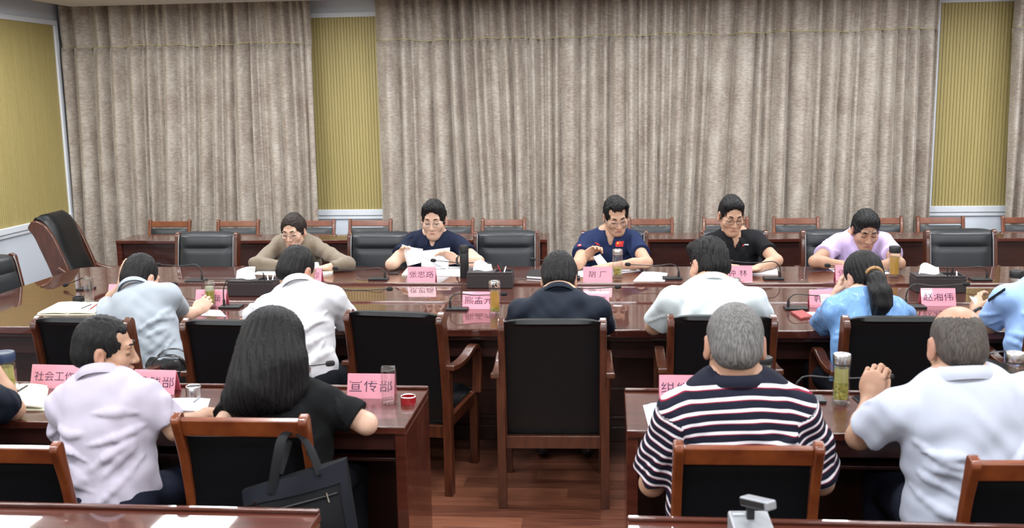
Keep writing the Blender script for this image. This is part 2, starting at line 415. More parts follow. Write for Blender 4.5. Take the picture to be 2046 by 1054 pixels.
clean(tb('tabletop', frame_mesh(TX0, TX1, TY0, TY1, IX0, IX1, IY0, IY1, TZ - .045, TZ), M['table_wood'], bevel=.008))
clean(tb('top_moulding', frame_mesh(TX0 + .03, TX1 - .03, TY0 + .03, TY1 - .03, IX0, IX1, IY0, IY1, TZ - .07, TZ - .046), M['dark_wood'], bevel=.006))
tb('centre_panel', MB().box((IX0 - .01, IY0 - .01, TZ - .05), (IX1 + .01, IY1 + .01, TZ - .006)), M['table_wood'])
for (a, b2) in (((IX0, IY0), (IX1, IY0)), ((IX0, IY1), (IX1, IY1)), ((IX0, IY0), (IX0, IY1)), ((IX1, IY0), (IX1, IY1))):
    tb('bead_moulding', MB().tube([(*a, TZ - .002), (*b2, TZ - .002)], .012, 10, flat=1), M['table_wood'], smooth='auto')
tb('apron', MB().box((TX0 + .1, TY0 + .14, TZ - .19), (TX1 - .1, TY0 + .17, TZ - .07)), M['dark_wood'], bevel=.004)
tb('apron', MB().box((TX0 + .1, TY1 - .12, TZ - .19), (TX1 - .1, TY1 - .09, TZ - .07)), M['dark_wood'], bevel=.004)
tb('apron', MB().box((TX0 + .33, TY0 + .17, TZ - .19), (TX0 + .36, TY1 - .12, TZ - .07)), M['dark_wood'], bevel=.004)
for s0, s1 in ((TY0 + .42, TY0 + .46), (TY1 - .46, TY1 - .42)):
    tb('modesty_panel', MB().box((TX0 + (.12 if s0 < 6 else .4), s0, .09), (TX1 - .4, s1, TZ - .07)), M['dark_wood'])
    sy = s0 if s0 < 6 else s1; sg = -1 if s0 < 6 else 1
    m_ = MB()
    for zz in (.13, .30, .56): m_.box((TX0 + (.12 if s0 < 6 else .4), min(sy, sy + sg * .012), zz), (TX1 - .4, max(sy, sy + sg * .012), zz + .02))
    tb('panel_moulding', m_, M['dark_wood'], bevel=.003)
    tb('plinth', MB().box((TX0 + (.1 if s0 < 6 else .38), s0 - .02, 0), (TX1 - .38, s1 + .02, .09)), M['dark_wood'], bevel=.004)
tb('end_panel', MB().box((TX0 + .4, TY0 + .46, 0), (TX0 + .44, TY1 - .46, TZ - .07)), M['dark_wood'])

# ---------------------------------------------------------------- desks
def desk(name, label, x0, x1, y0, y1, front='back', z=.76, lip=True, group=None, mat_=None):
    """panel-ended training desk; sitter's side is `front`: 'near' (-Y) or 'far' (+Y)"""
    cx_, cy2 = (x0 + x1) / 2, (y0 + y1) / 2
    t = thing(name, label, 'desk', (cx_, cy2, 0), 0, group); mw = mat_ or M['desk_wood']
    def p(nm, a, b_, mm=None, bv=.004):
        return obj(nm, MB().box((a[0] - cx_, a[1] - cy2, a[2]), (b_[0] - cx_, b_[1] - cy2, b_[2])), mm or M['dark_wood'], t, bevel=bv)
    p('desktop', (x0, y0, z - .03), (x1, y1, z), mw, .005)
    p('side_panel', (x0, y0 + .01, 0), (x0 + .045, y1 - .01, z - .03), mw); p('side_panel', (x1 - .045, y0 + .01, 0), (x1, y1 - .01, z - .03), mw)
    far = front == 'near'                                     # modesty panel on the far side
    yb = (y1 - .06, y1 - .035) if far else (y0 + .035, y0 + .06)
    p('modesty_panel', (x0 + .045, yb[0], .06), (x1 - .045, yb[1], z - .03))
    n = max(1, round((x1 - x0) / 1.3))
    for i in range(1, n):
        xm = x0 + (x1 - x0) * i / n; p('partition', (xm - .02, y0 + .05, 0), (xm + .02, y1 - .06, z - .03))
    p('shelf', (x0 + .045, y0 + .06, z - .16), (x1 - .045, y1 - .06, z - .145))
    p('apron', (x0 + .045, y0 + .02 if far else y1 - .04, z - .1), (x1 - .045, y0 + .04 if far else y1 - .02, z - .03))
    if lip:
        ya, yb2 = (y1 - .02, y1) if far else (y0, y0 + .02)
        p('edge_lip', (x0, ya, z), (x1, yb2, z + .014), mw, .006)
    return t
desk('training_desk', 'left rear narrow desk in front of the curtains, behind the woman in olive', -4.42, -.53, 8.77, 9.17, 'far', lip=False, group=None)
desk('training_desk', 'right rear narrow desk in front of the curtains, behind the three men on the right', .31, 4.3, 8.77, 9.17, 'far', lip=False)
desk('training_desk', 'left front-row desk before the long-haired woman, clear bottle at its aisle end', -3.6, -.77, 3.69, 4.21, 'near')
desk('training_desk', 'right front-row desk across the aisle, in front of the man in the striped polo', .065, 3.2, 3.69, 4.21, 'near')
desk('training_desk', 'nearest desk at the lower left edge with a lamp glare on its top', -3.4, -.87, 2.37, 2.88, 'near')
desk('training_desk', 'nearest desk at the lower right edge carrying the silver document camera', .053, 3.0, 2.37, 2.88, 'near')

# ---------------------------------------------------------------- conference armchairs (sitter faces +Y)
def spline(pts, n=6):
    out = []; P = [Vector(p) for p in pts]; P = [P[0] * 2 - P[1]] + P + [P[-1] * 2 - P[-2]]
    for i in range(1, len(P) - 2):
        for k in range(n):
            t = k / n; a, b_, c, d = P[i - 1], P[i], P[i + 1], P[i + 2]
            out.append(.5 * ((2 * b_) + (c - a) * t + (2 * a - 5 * b_ + 4 * c - d) * t * t + (-a + 3 * b_ - 3 * c + d) * t ** 3))
    out.append(P[-2]); return out
def ribbon(path, wx, th, x):
    """bar of width wx (across X) and thickness list th following a YZ path"""
    m_ = MB(); vs = []; n = len(path)
    for i, p in enumerate(path):
        t = (path[min(i + 1, n - 1)] - path[max(i - 1, 0)]); t = Vector((0, t[1] if len(t) > 2 else t.y, t[2] if len(t) > 2 else 0)).normalized()
        nn = Vector((0, -t.z, t.y)); h = (th[i] if isinstance(th, list) else th) / 2
        for sx, sn in ((-1, -1), (1, -1), (1, 1), (-1, 1)):
            vs.append(Vector((x + sx * wx / 2, p.y, p.z)) + nn * (sn * h))
    fs = [(0, 1, 2, 3), tuple(4 * (n - 1) + k for k in (3, 2, 1, 0))]
    for i in range(n - 1):
        for k in range(4): fs.append((4 * i + k, 4 * (i + 1) + k, 4 * (i + 1) + (k + 1) % 4, 4 * i + (k + 1) % 4))
    return m_.add(vs, fs)
V3 = lambda y, z: Vector((0, y, z))
def make_conf_chair(label, lm, wm, name='conference_armchair'):
    t = thing(name, label, 'chair')
    # local origin: on the floor under the back legs' line, chair runs forward to +Y
    back = spline([V3(.06, .34), V3(.035, .45), V3(.015, .62), V3(-.015, .80), V3(-.035, .90), V3(-.055, .945)], 5)
    for sx in (-1, 1):
        obj('back_post', ribbon(back, .034, [.085] * (len(back) - 6) + [.09, .095, .095, .085, .07, .05], sx * .240), wm, t, bevel=.007)
        obj('leg', MB().box((sx * .25 - .021, -.025, 0), (sx * .25 + .021, .03, .66)), wm, t, bevel=.004)
        obj('leg', MB().box((sx * .25 - .022, .46, 0), (sx * .25 + .022, .505, .41)), wm, t, bevel=.004)
        arm = spline([V3(-.03, .672), V3(.10, .655), V3(.24, .655), V3(.38, .675), V3(.46, .655), V3(.495, .58), V3(.485, .48), V3(.47, .40)], 5)
        a = obj('armrest', ribbon(arm, .052, .03, sx * .272), wm, t, bevel=.008)
    obj('back_rail', MB().box((-.23, -.005, .30), (.23, .025, .365)), wm, t, bevel=.004)
    obj('front_rail', MB().box((-.23, .465, .35), (.23, .5, .41)), wm, t, bevel=.004)
    for sx in (-1, 1): obj('side_rail', MB().box((sx * .25 - .014, .03, .35), (sx * .25 + .014, .46, .41)), wm, t, bevel=.004)
    # padded back: flat leather behind, cushions in front, rolled top
    def bk(u, v, front):
        k = v * (len(back) - 1); i = min(int(k), len(back) - 2); p = back[i].lerp(back[i + 1], k - i)
        x = (u - .5) * .452; edge = min(1, 6 * min(u, 1 - u)) ** .5
        if front:
            seam = min(1, abs(v - .66) * 22) ** .5
            return Vector((x, p.y + .03 + .035 * edge * (.45 + .55 * seam) * min(1, 8 * v + .2) * min(1, (1 - v) * 9 + .25), p.z))
        return Vector((x, p.y - .020 - .006 * edge, p.z))
    m_ = MB(); nu, nv = 14, 26
    A = [bk(i / nu, j / nv, True) for j in range(nv + 1) for i in range(nu + 1)]; B = [bk(i / nu, j / nv, False) for j in range(nv + 1) for i in range(nu + 1)]
    # roll over the top edge
    for i in range(nu + 1):
        u = i / nu; e = min(1, 5 * min(u, 1 - u)) ** .5
        A[nv * (nu + 1) + i] += Vector((0, -.03, .012 * e)); B[nv * (nu + 1) + i] += Vector((0, .0, .012 * e)); B[(nv - 1) * (nu + 1) + i] += Vector((0, -.012 * e, 0)); B[(nv - 2) * (nu + 1) + i] += Vector((0, -.006 * e, 0))
    n = nu + 1; NN = len(A); fs = []
    for j in range(nv):
        for i in range(nu):
            a = j * n + i; fs.append((a + 1, a, a + n, a + n + 1)); fs.append((NN + a, NN + a + 1, NN + a + n + 1, NN + a + n))
    ring = [i for i in range(nu)] + [nu + j * n for j in range(nv)] + [nv * n + i for i in range(nu, 0, -1)] + [j * n for j in range(nv, 0, -1)]
    for k in range(len(ring)):
        a, b_ = ring[k], ring[(k + 1) % len(ring)]; fs.append((a, b_, NN + b_, NN + a))
    br = obj('backrest', m_.add(A + B, fs), lm, t, smooth='auto')
    for sx in (-1, 1):
        obj('welt', MB().tube([Vector((sx * .224, p.y + .044, p.z)) for p in back[:-1]], .0035, 6), M['welt'], br, smooth=True)
    def seat(u, v):
        x = (u - .5) * .47; e = min(1, 5 * min(u, 1 - u, v, 1 - v)) ** .5; return (x, .05 + v * .44, .41 + .065 * e)
    s_ = MB().grid(seat, 14, 14); s_.box((-.235, .05, .40), (.235, .49, .412))
    obj('seat', s_, lm, t, smooth='auto')
    return t
conf = make_conf_chair('', M['leather'], M['chair_wood'])
near_chairs = [  # x of the back's centre, y of the back legs, turn, label
    (-2.58, 4.76, -.05, 'black leather armchair at the left, behind the man in grey polo'),
    (-1.80, 4.72, -.06, 'black leather armchair behind the long-haired woman, holding the man in white who looks right'),
    (-1.05, 4.93, -.14, 'empty black leather armchair left of the aisle gap, at the name card and amber bottle'),
    (-.268, 4.77, .035, 'black leather armchair in the aisle, whole back in view, below the man in ink-navy'),
    (.535, 4.87, 0, 'black leather armchair hidden in part by the grey-haired striped man'),
    (1.345, 4.86, 0, 'black leather armchair of the ponytailed woman in blue'),
    (2.22, 4.95, .05, 'black leather armchair at the right edge, of the officer in a light blue shirt')]
for i, (x, y, a, lb) in enumerate(near_chairs):
    if i == 0: conf.location = (x, y, 0); conf.rotation_euler = (0, 0, a); conf['label'] = lb; conf['group'] = 'armchairs on the near side of the conference table'
    else: dup(conf, (x, y, 0), a, lb, 'armchairs on the near side of the conference table')
far0 = make_conf_chair('', M['rear_leather'], M['chair_wood'])
far_chairs = [(-3.19, 'empty charcoal leather armchair left of the woman in olive'), (-1.78, 'charcoal leather armchair behind the woman in olive, shifted to the right'),
    (-.79, 'charcoal leather armchair behind the man holding up papers'), (.045, 'charcoal leather armchair behind the man with a flag on his chest'),
    (.945, 'charcoal leather armchair behind the man in black polo with glasses'), (1.70, 'charcoal leather armchair behind the man in a lavender shirt at the table'),
    (2.61, 'empty charcoal leather armchair at the far right, facing a tissue box')]
for i, (x, lb) in enumerate(far_chairs):
    y = 7.83 if i not in (1,) else 7.80
    if i == 0: far0.location = (x, y, 0); far0.rotation_euler = (0, 0, PI); far0['label'] = lb; far0['group'] = 'armchairs on the far side of the conference table'
    else: dup(far0, (x, y, 0), PI, lb, 'armchairs on the far side of the conference table')
dup(far0, (-4.19, 6.55, 0), -PI / 2 - .12, 'armchair with pale welt at the left end of the conference table, cut by the frame')

# ---------------------------------------------------------------- small side chairs
def make_side_chair(lm, wm):
    t = thing('side_chair', '', 'chair')
    post = spline([V3(.0, 0), V3(.02, .25), V3(.03, .45), V3(.0, .65), V3(-.04, .80), V3(-.055, .845)], 5)
    for sx in (-1, 1):
        obj('back_post', ribbon(post, .030, [.034] * (len(post) - 8) + [.038, .042, .046, .05, .052, .05, .042, .026], sx * .198), wm, t, bevel=.009)
        obj('leg', MB().box((sx * .19 - .016, .37, 0), (sx * .19 + .016, .405, .42)), wm, t, bevel=.004)
        obj('side_rail', MB().box((sx * .19 - .012, .03, .37), (sx * .19 + .012, .38, .42)), wm, t, bevel=.003)
    def rail(u, v):
        return Vector(((u - .5) * .37, -.036 - .014 * v, .775 + .056 * v))
    obj('top_rail', MB().sheet(rail, 8, 3, .024), wm, t, bevel=.005)
    obj('lower_rail', MB().box((-.185, .005, .49), (.185, .028, .52)), wm, t, bevel=.004)
    def pad(u, v):
        e = min(1, 5 * min(u, 1 - u, v, 1 - v)) ** .5
        return Vector(((u - .5) * .364, .016 - .045 * max(0, (v - .2)) ** 1.2, .515 + .25 * v)), e
    m_ = MB(); nu, nv = 10, 10; A = []; B = []
    for j in range(nv + 1):
        for i in range(nu + 1):
            p, e = pad(i / nu, j / nv); A.append(p + Vector((0, .006 + .02 * e, 0))); B.append(p - Vector((0, .004 + .006 * e, 0)))
    n = nu + 1; NN = len(A); fs = []
    for j in range(nv):
        for i in range(nu):
            a = j * n + i; fs.append((a + 1, a, a + n, a + n + 1)); fs.append((NN + a, NN + a + 1, NN + a + n + 1, NN + a + n))
    ring = [i for i in range(nu)] + [nu + j * n for j in range(nv)] + [nv * n + i for i in range(nu, 0, -1)] + [j * n for j in range(nv, 0, -1)]
    for k in range(len(ring)):
        a, b_ = ring[k], ring[(k + 1) % len(ring)]; fs.append((a, b_, NN + b_, NN + a))
    obj('backrest', m_.add(A + B, fs), lm, t, smooth='auto')
    def seat(u, v):
        e = min(1, 5 * min(u, 1 - u, v, 1 - v)) ** .5; return ((u - .5) * .40, .02 + v * .39, .42 + .045 * e)
    s_ = MB().grid(seat, 12, 12); s_.box((-.2, .02, .40), (.2, .41, .422)); obj('seat', s_, lm, t, smooth='auto')
    obj('front_rail', MB().box((-.18, .375, .37), (.18, .4, .42)), wm, t, bevel=.003)
    return t
sc = make_side_chair(M['rear_leather'], M['small_chair_wood'])
rear = [(330, 'first from the left'), (468, 'second from the left'), (621, 'mostly behind the woman in olive'), (735, 'right of the woman in olive'), (900, 'behind the man holding up papers'),
        (1004, 'at the desk end left of the curtain gap'), (1301, 'right of the man with a flag on his chest'), (1452, 'behind the man in black polo'), (1594, 'between the men in black and lavender'),
        (1762, 'right behind the man in lavender'), (1886, 'in front of the white wall under the yellow panel'), (2058, 'at the right edge, cut by the frame')]
for i, (px, lb) in enumerate(rear):
    x = at(px, 436, 9.5).x; lb = 'red-brown rear-row side chair ' + lb
    if i == 0: sc.location = (x, 9.56, 0); sc.rotation_euler = (0, 0, PI); sc['label'] = lb; sc['group'] = 'side chairs along the curtains'
    else: dup(sc, (x, 9.56, 0), PI, lb, 'side chairs along the curtains')
scf = make_side_chair(M['leather'], M['small_chair_wood'])
front = [(-2.02, 3.13, 0, 1.06, 'brown-framed side chair in the lower left corner behind the man in pale lavender'), (-1.245, 3.30, 0, 1.12, 'brown-framed side chair with a black tote bag on its right post'),
         (.432, 3.17, .02, 1.09, 'brown-framed side chair behind the striped polo, seen over the document camera'), (1.29, 3.08, .05, 1.09, 'brown-framed side chair in the lower right corner behind the balding man')]
for i, (x, y, a, k, lb) in enumerate(front):
    if i == 0: scf.location = (x, y, 0); scf.scale = (k,) * 3; scf['label'] = lb; scf['group'] = 'side chairs of the front row'
    else: dup(scf, (x, y, 0), a, lb, 'side chairs of the front row', k)

# ---------------------------------------------------------------- high-backed executive chair in the far left corner
def exec_chair():
    t = thing('executive_chair', 'tall black leather executive chair with sweeping wooden arms in the left corner', 'chair')
    wm, lm = M['chair_wood'], M['leather']
    bk = spline([V3(.10, .20), V3(.06, .42), V3(.02, .62), V3(-.05, .82), V3(-.14, 1.02), V3(-.24, 1.10)], 6)
    for sx in (-1, 1):
        obj('back_post', ribbon(bk, .045, [.17] * (len(bk) - 10) + [.17, .165, .16, .155, .15, .14, .13, .12, .10, .07], sx * .27), wm, t, bevel=.012)
        arm = spline([V3(-.0, .70), V3(.12, .62), V3(.28, .595), V3(.44, .62), V3(.58, .615), V3(.63, .54), V3(.61, .40), V3(.62, .20), V3(.64, 0)], 5)
        obj('armrest', ribbon(arm, .06, .045, sx * .30), wm, t, bevel=.012)
        obj('leg', MB().box((sx * .27 - .03, .05, 0), (sx * .27 + .03, .13, .3)), wm, t, bevel=.006)
    m_ = MB(); nu, nv = 12, 24
    def P(u, v, k):
        q = v * (len(bk) - 1); i = min(int(q), len(bk) - 2); p = bk[i].lerp(bk[i + 1], q - i); e = min(1, 5 * min(u, 1 - u, v * 2, (1 - v) * 2)) ** .5
        off = .06 + .05 * e + .02 * math.sin(v * 9) if k else -.04
        t_ = (bk[i + 1] - bk[i]).normalized(); nn = Vector((0, t_.z, -t_.y)); return Vector(((u - .5) * .50, p.y, p.z)) + nn * off
    A = [P(i / nu, j / nv, 1) for j in range(nv + 1) for i in range(nu + 1)]; B = [P(i / nu, j / nv, 0) for j in range(nv + 1) for i in range(nu + 1)]
    n = nu + 1; NN = len(A); fs = []
    for j in range(nv):
        for i in range(nu):
            a = j * n + i; fs.append((a + 1, a, a + n, a + n + 1)); fs.append((NN + a, NN + a + 1, NN + a + n + 1, NN + a + n))
    ring = [i for i in range(nu)] + [nu + j * n for j in range(nv)] + [nv * n + i for i in range(nu, 0, -1)] + [j * n for j in range(nv, 0, -1)]
    for k in range(len(ring)):
        a, b_ = ring[k], ring[(k + 1) % len(ring)]; fs.append((a, b_, NN + b_, NN + a))
    obj('backrest', m_.add(A + B, fs), lm, t, smooth='auto')
    def seat(u, v):
        e = min(1, 5 * min(u, 1 - u, v, 1 - v)) ** .5; return ((u - .5) * .50, .12 + v * .5, .36 + .1 * e)
    s_ = MB().grid(seat, 12, 12); s_.box((-.25, .12, .33), (.25, .62, .362)); obj('seat', s_, lm, t, smooth='auto')
    obj('seat_frame', MB().box((-.27, .1, .25), (.27, .62, .335)), wm, t, bevel=.006)
    return t
ex = exec_chair(); ex.location = (-4.56, 8.27, 0); ex.rotation_euler = (0, 0, -PI / 2 + .06); ex.scale = (.90, .90, .915)
# ---------------------------------------------------------------- people: smooth-union distance fields meshed with surface nets
class SDF:
    def __init__(s, lo, hi, h):
        s.h = h; s.lo = np.array(lo, np.float32); n = np.ceil((np.array(hi) - np.array(lo)) / h).astype(int) + 1
        s.F = np.full(tuple(n), 1.0, np.float32); s.n = n
    def sub(s, lo, hi, m):
        a = np.clip(np.floor((np.array(lo) - m - s.lo) / s.h).astype(int), 0, s.n); b = np.clip(np.ceil((np.array(hi) + m - s.lo) / s.h).astype(int) + 1, 0, s.n)
        if np.any(b <= a): return None
        ax = [s.lo[i] + s.h * np.arange(a[i], b[i], dtype=np.float32) for i in range(3)]
        return tuple(slice(a[i], b[i]) for i in range(3)), ax[0][:, None, None], ax[1][None, :, None], ax[2][None, None, :]
    def put(s, q, d, k, op='u'):
        A = s.F[q]
        if op == 'u': hh = np.maximum(k - np.abs(A - d), 0) / k; s.F[q] = np.minimum(A, d) - hh * hh * k * .25
        else:
            d = -d; hh = np.maximum(k - np.abs(A - d), 0) / k; s.F[q] = np.maximum(A, d) + hh * hh * k * .25
    def cone(s, a, b, ra, rb, k=.02, cuts=(), op='u'):
        a = np.array(a, float); b = np.array(b, float); r = max(ra, rb)
        g = s.sub(np.minimum(a, b) - r, np.maximum(a, b) + r, k + 2 * s.h)
        if g is None: return s
        q, X, Y, Z = g; ab = b - a; L = max(ab @ ab, 1e-9)
        px, py, pz = X - a[0], Y - a[1], Z - a[2]
        t = np.clip((px * ab[0] + py * ab[1] + pz * ab[2]) / L, 0, 1)
        d = np.sqrt((px - t * ab[0]) ** 2 + (py - t * ab[1]) ** 2 + (pz - t * ab[2]) ** 2) - (ra + (rb - ra) * t)
        for c, n in cuts: d = np.maximum(d, (X - c[0]) * n[0] + (Y - c[1]) * n[1] + (Z - c[2]) * n[2])
        s.put(q, d, k, op); return s
    def ell(s, c, fr, r, k=.02, op='u', cuts=()):
        """ellipsoid at c, frame fr=(ex,ey,ez), radii r"""
        c = np.array(c, float); ext = np.sqrt(sum((np.array(fr[i]) * r[i]) ** 2 for i in range(3)))
        g = s.sub(c - ext, c + ext, k + 2 * s.h)
        if g is None: return s
        q, X, Y, Z = g; px, py, pz = X - c[0], Y - c[1], Z - c[2]; k0 = 0; k1 = 0
        for i in range(3):
            w = px * fr[i][0] + py * fr[i][1] + pz * fr[i][2]; k0 = k0 + (w / r[i]) ** 2; k1 = k1 + (w / r[i] ** 2) ** 2
        k0 = np.sqrt(k0); d = k0 * (k0 - 1) / np.maximum(np.sqrt(k1), 1e-6)
        for c2, n in cuts: d = np.maximum(d, (X - c2[0]) * n[0] + (Y - c2[1]) * n[1] + (Z - c2[2]) * n[2])
        s.put(q, d, k, op); return s
    def cut(s, c, n, k=.01):
        """remove the half space n.(p-c)>0"""
        ax = [s.lo[i] + s.h * np.arange(s.n[i], dtype=np.float32) for i in range(3)]
        d = (ax[0][:, None, None] - c[0]) * n[0] + (ax[1][None, :, None] - c[1]) * n[1] + (ax[2][None, None, :] - c[2]) * n[2]
        hh = np.maximum(k - np.abs(s.F - d), 0) / k; s.F = np.maximum(s.F, d) + hh * hh * k * .25; return s
    def noise(s, fn):
        ax = [s.lo[i] + s.h * np.arange(s.n[i], dtype=np.float32) for i in range(3)]
        s.F = s.F + fn(ax[0][:, None, None], ax[1][None, :, None], ax[2][None, None, :]).astype(np.float32); return s
    def mesh(s):
        F = s.F; ins = F < 0; n = s.n
        c = [ins[i:n[0] - 1 + i, j:n[1] - 1 + j, k:n[2] - 1 + k] for i in (0, 1) for j in (0, 1) for k in (0, 1)]
        anyi = c[0].copy(); alli = c[0].copy()
        for x in c[1:]: anyi |= x; alli &= x
        cell = anyi & ~alli; I, J, K = np.nonzero(cell); m = len(I)
        if m == 0: return np.zeros((0, 3)), np.zeros((0, 4), int)
        val = {}
        for i in (0, 1):
            for j in (0, 1):
                for k in (0, 1): val[i, j, k] = F[I + i, J + j, K + k]
        pos = np.zeros((m, 3), np.float32); cnt = np.zeros(m, np.float32)
        for ax in range(3):
            for u in (0, 1):
                for v in (0, 1):
                    a = [u, v]; a.insert(ax, 0); b = [u, v]; b.insert(ax, 1); A, B = val[tuple(a)], val[tuple(b)]
                    x = (A < 0) != (B < 0); t = np.where(x, A / np.where(x, A - B, 1), 0)
                    p = np.zeros((m, 3), np.float32)
                    for d in range(3): p[:, d] = t if d == ax else a[d]
                    pos[x] += p[x]; cnt[x] += 1
        pos = pos / cnt[:, None] + np.stack([I, J, K], 1); pos = pos * s.h + s.lo
        idx = np.full(tuple(n - 1), -1, np.int64); idx[I, J, K] = np.arange(m); Q = []
        for ax in range(3):
            o1, o2 = [(1, 2), (2, 0), (0, 1)][ax]
            sl = [slice(1, n[d] - 1) for d in range(3)]; sl[ax] = slice(0, n[ax] - 1); sl2 = list(sl); sl2[ax] = slice(1, n[ax])
            a, b = ins[tuple(sl)], ins[tuple(sl2)]
            for flip in (0, 1):
                w = np.nonzero((a & ~b) if not flip else (~a & b)); G = [w[d] + (0 if d == ax else 1) for d in range(3)]
                def at_(du, dv):
                    g = list(G); g[o1] = g[o1] - du; g[o2] = g[o2] - dv; return idx[tuple(g)]
                qd = np.stack([at_(1, 1), at_(0, 1), at_(0, 0), at_(1, 0)], 1); Q.append(qd[:, ::-1] if flip else qd)
        return pos, np.concatenate(Q)
def np_obj(name, parts, m_, parent, loc, attrs=None):
    """parts: list of (verts, quads) joined into one mesh, kept relative to loc"""
    vs, qs, b = [], [], 0
    for v, q in parts: vs.append(v); qs.append(q + b); b += len(v)
    v = np.concatenate(vs) - np.array(loc); q = np.concatenate(qs)
    me = bpy.data.meshes.new(name); me.vertices.add(len(v)); me.vertices.foreach_set('co', v.astype(np.float32).ravel())
    me.loops.add(len(q) * 4); me.loops.foreach_set('vertex_index', q.astype(np.int32).ravel())
    me.polygons.add(len(q)); me.polygons.foreach_set('loop_start', (np.arange(len(q)) * 4).astype(np.int32))
    me.polygons.foreach_set('use_smooth', np.ones(len(q), bool)); me.update(calc_edges=True)
    for nm, arr in (attrs or {}).items():
        a = me.attributes.new(nm, 'FLOAT', 'POINT'); a.data.foreach_set('value', np.asarray(arr, np.float32))
    o = bpy.data.objects.new(name, me); COL.objects.link(o); me.materials.append(m_)
    o.parent = parent
    return o
def nrm(v): v = np.array(v, float); return v / (np.linalg.norm(v) + 1e-12)
def A3(v): return np.array(tuple(v), float)

# ---- materials for people
def skin_mat(name, col, lip=(.42, .16, .13)):
    m = mat(name, col, .5, spec=.4); N, L, b = nodes(m)
    at_ = N.new('ShaderNodeAttribute'); at_.attribute_name = 'tint'; mx = N.new('ShaderNodeMix'); mx.data_type = 'RGBA'
    mx.inputs[6].default_value = (*col, 1); mx.inputs[7].default_value = (*lip, 1); L.new(at_.outputs['Fac'], mx.inputs[0])
    tc = N.new('ShaderNodeTexCoord'); nz = N.new('ShaderNodeTexNoise'); nz.inputs['Scale'].default_value = 22; L.new(tc.outputs['Object'], nz.inputs['Vector'])
    m2 = N.new('ShaderNodeMix'); m2.data_type = 'RGBA'; m2.blend_type = 'MULTIPLY'; m2.inputs[0].default_value = .35
    cr = N.new('ShaderNodeValToRGB'); cr.color_ramp.elements[0].color = (.86, .72, .68, 1); cr.color_ramp.elements[0].position = .35; cr.color_ramp.elements[1].color = (1, 1, 1, 1); cr.color_ramp.elements[1].position = .65
    L.new(nz.outputs[0], cr.inputs[0]); L.new(mx.outputs[2], m2.inputs[6]); L.new(cr.outputs[0], m2.inputs[7]); L.new(m2.outputs[2], b.inputs['Base Color'])
    b.inputs['Subsurface Weight'].default_value = .12; b.inputs['Subsurface Radius'].default_value = (.012, .005, .003)
    return m
SK_PALE = skin_mat('skin_pale', (.56, .365, .27)); SK_MID = skin_mat('skin_medium', (.48, .295, .20)); SK_TAN = skin_mat('skin_tan', (.405, .24, .16))
def cloth(name, col, rough=.8, sheen=.1, bump=.5, bs=9, bd=.02):
    dk = max(col) < .1
    m = mat(name, col, rough, sheen=0 if dk else sheen, spec=.14 if dk else .25)
    bump_noise(m, bs, bump, bd, (1, 1, .45), detail=2); return m
def hair_mat(name, cols):
    m = mat(name, cols[0], .5, spec=.22); noise_col(m, cols, (1, 1, .12), 190, 2, bump=.6, bdist=.004, pos=[.3, .7] if len(cols) == 2 else None); return m
HAIR = hair_mat('black_hair', [(.004, .004, .005), (.014, .013, .013)])
HAIR_BR = hair_mat('dark_brown_hair', [(.010, .007, .006), (.034, .024, .020)])
m = HAIR_GREY = hair_mat('short_grey_hair', [(.055, .052, .05), (.19, .185, .18)])
HAIR_STUB = hair_mat('thinning_stubble', [(.03, .026, .024), (.10, .085, .075)])

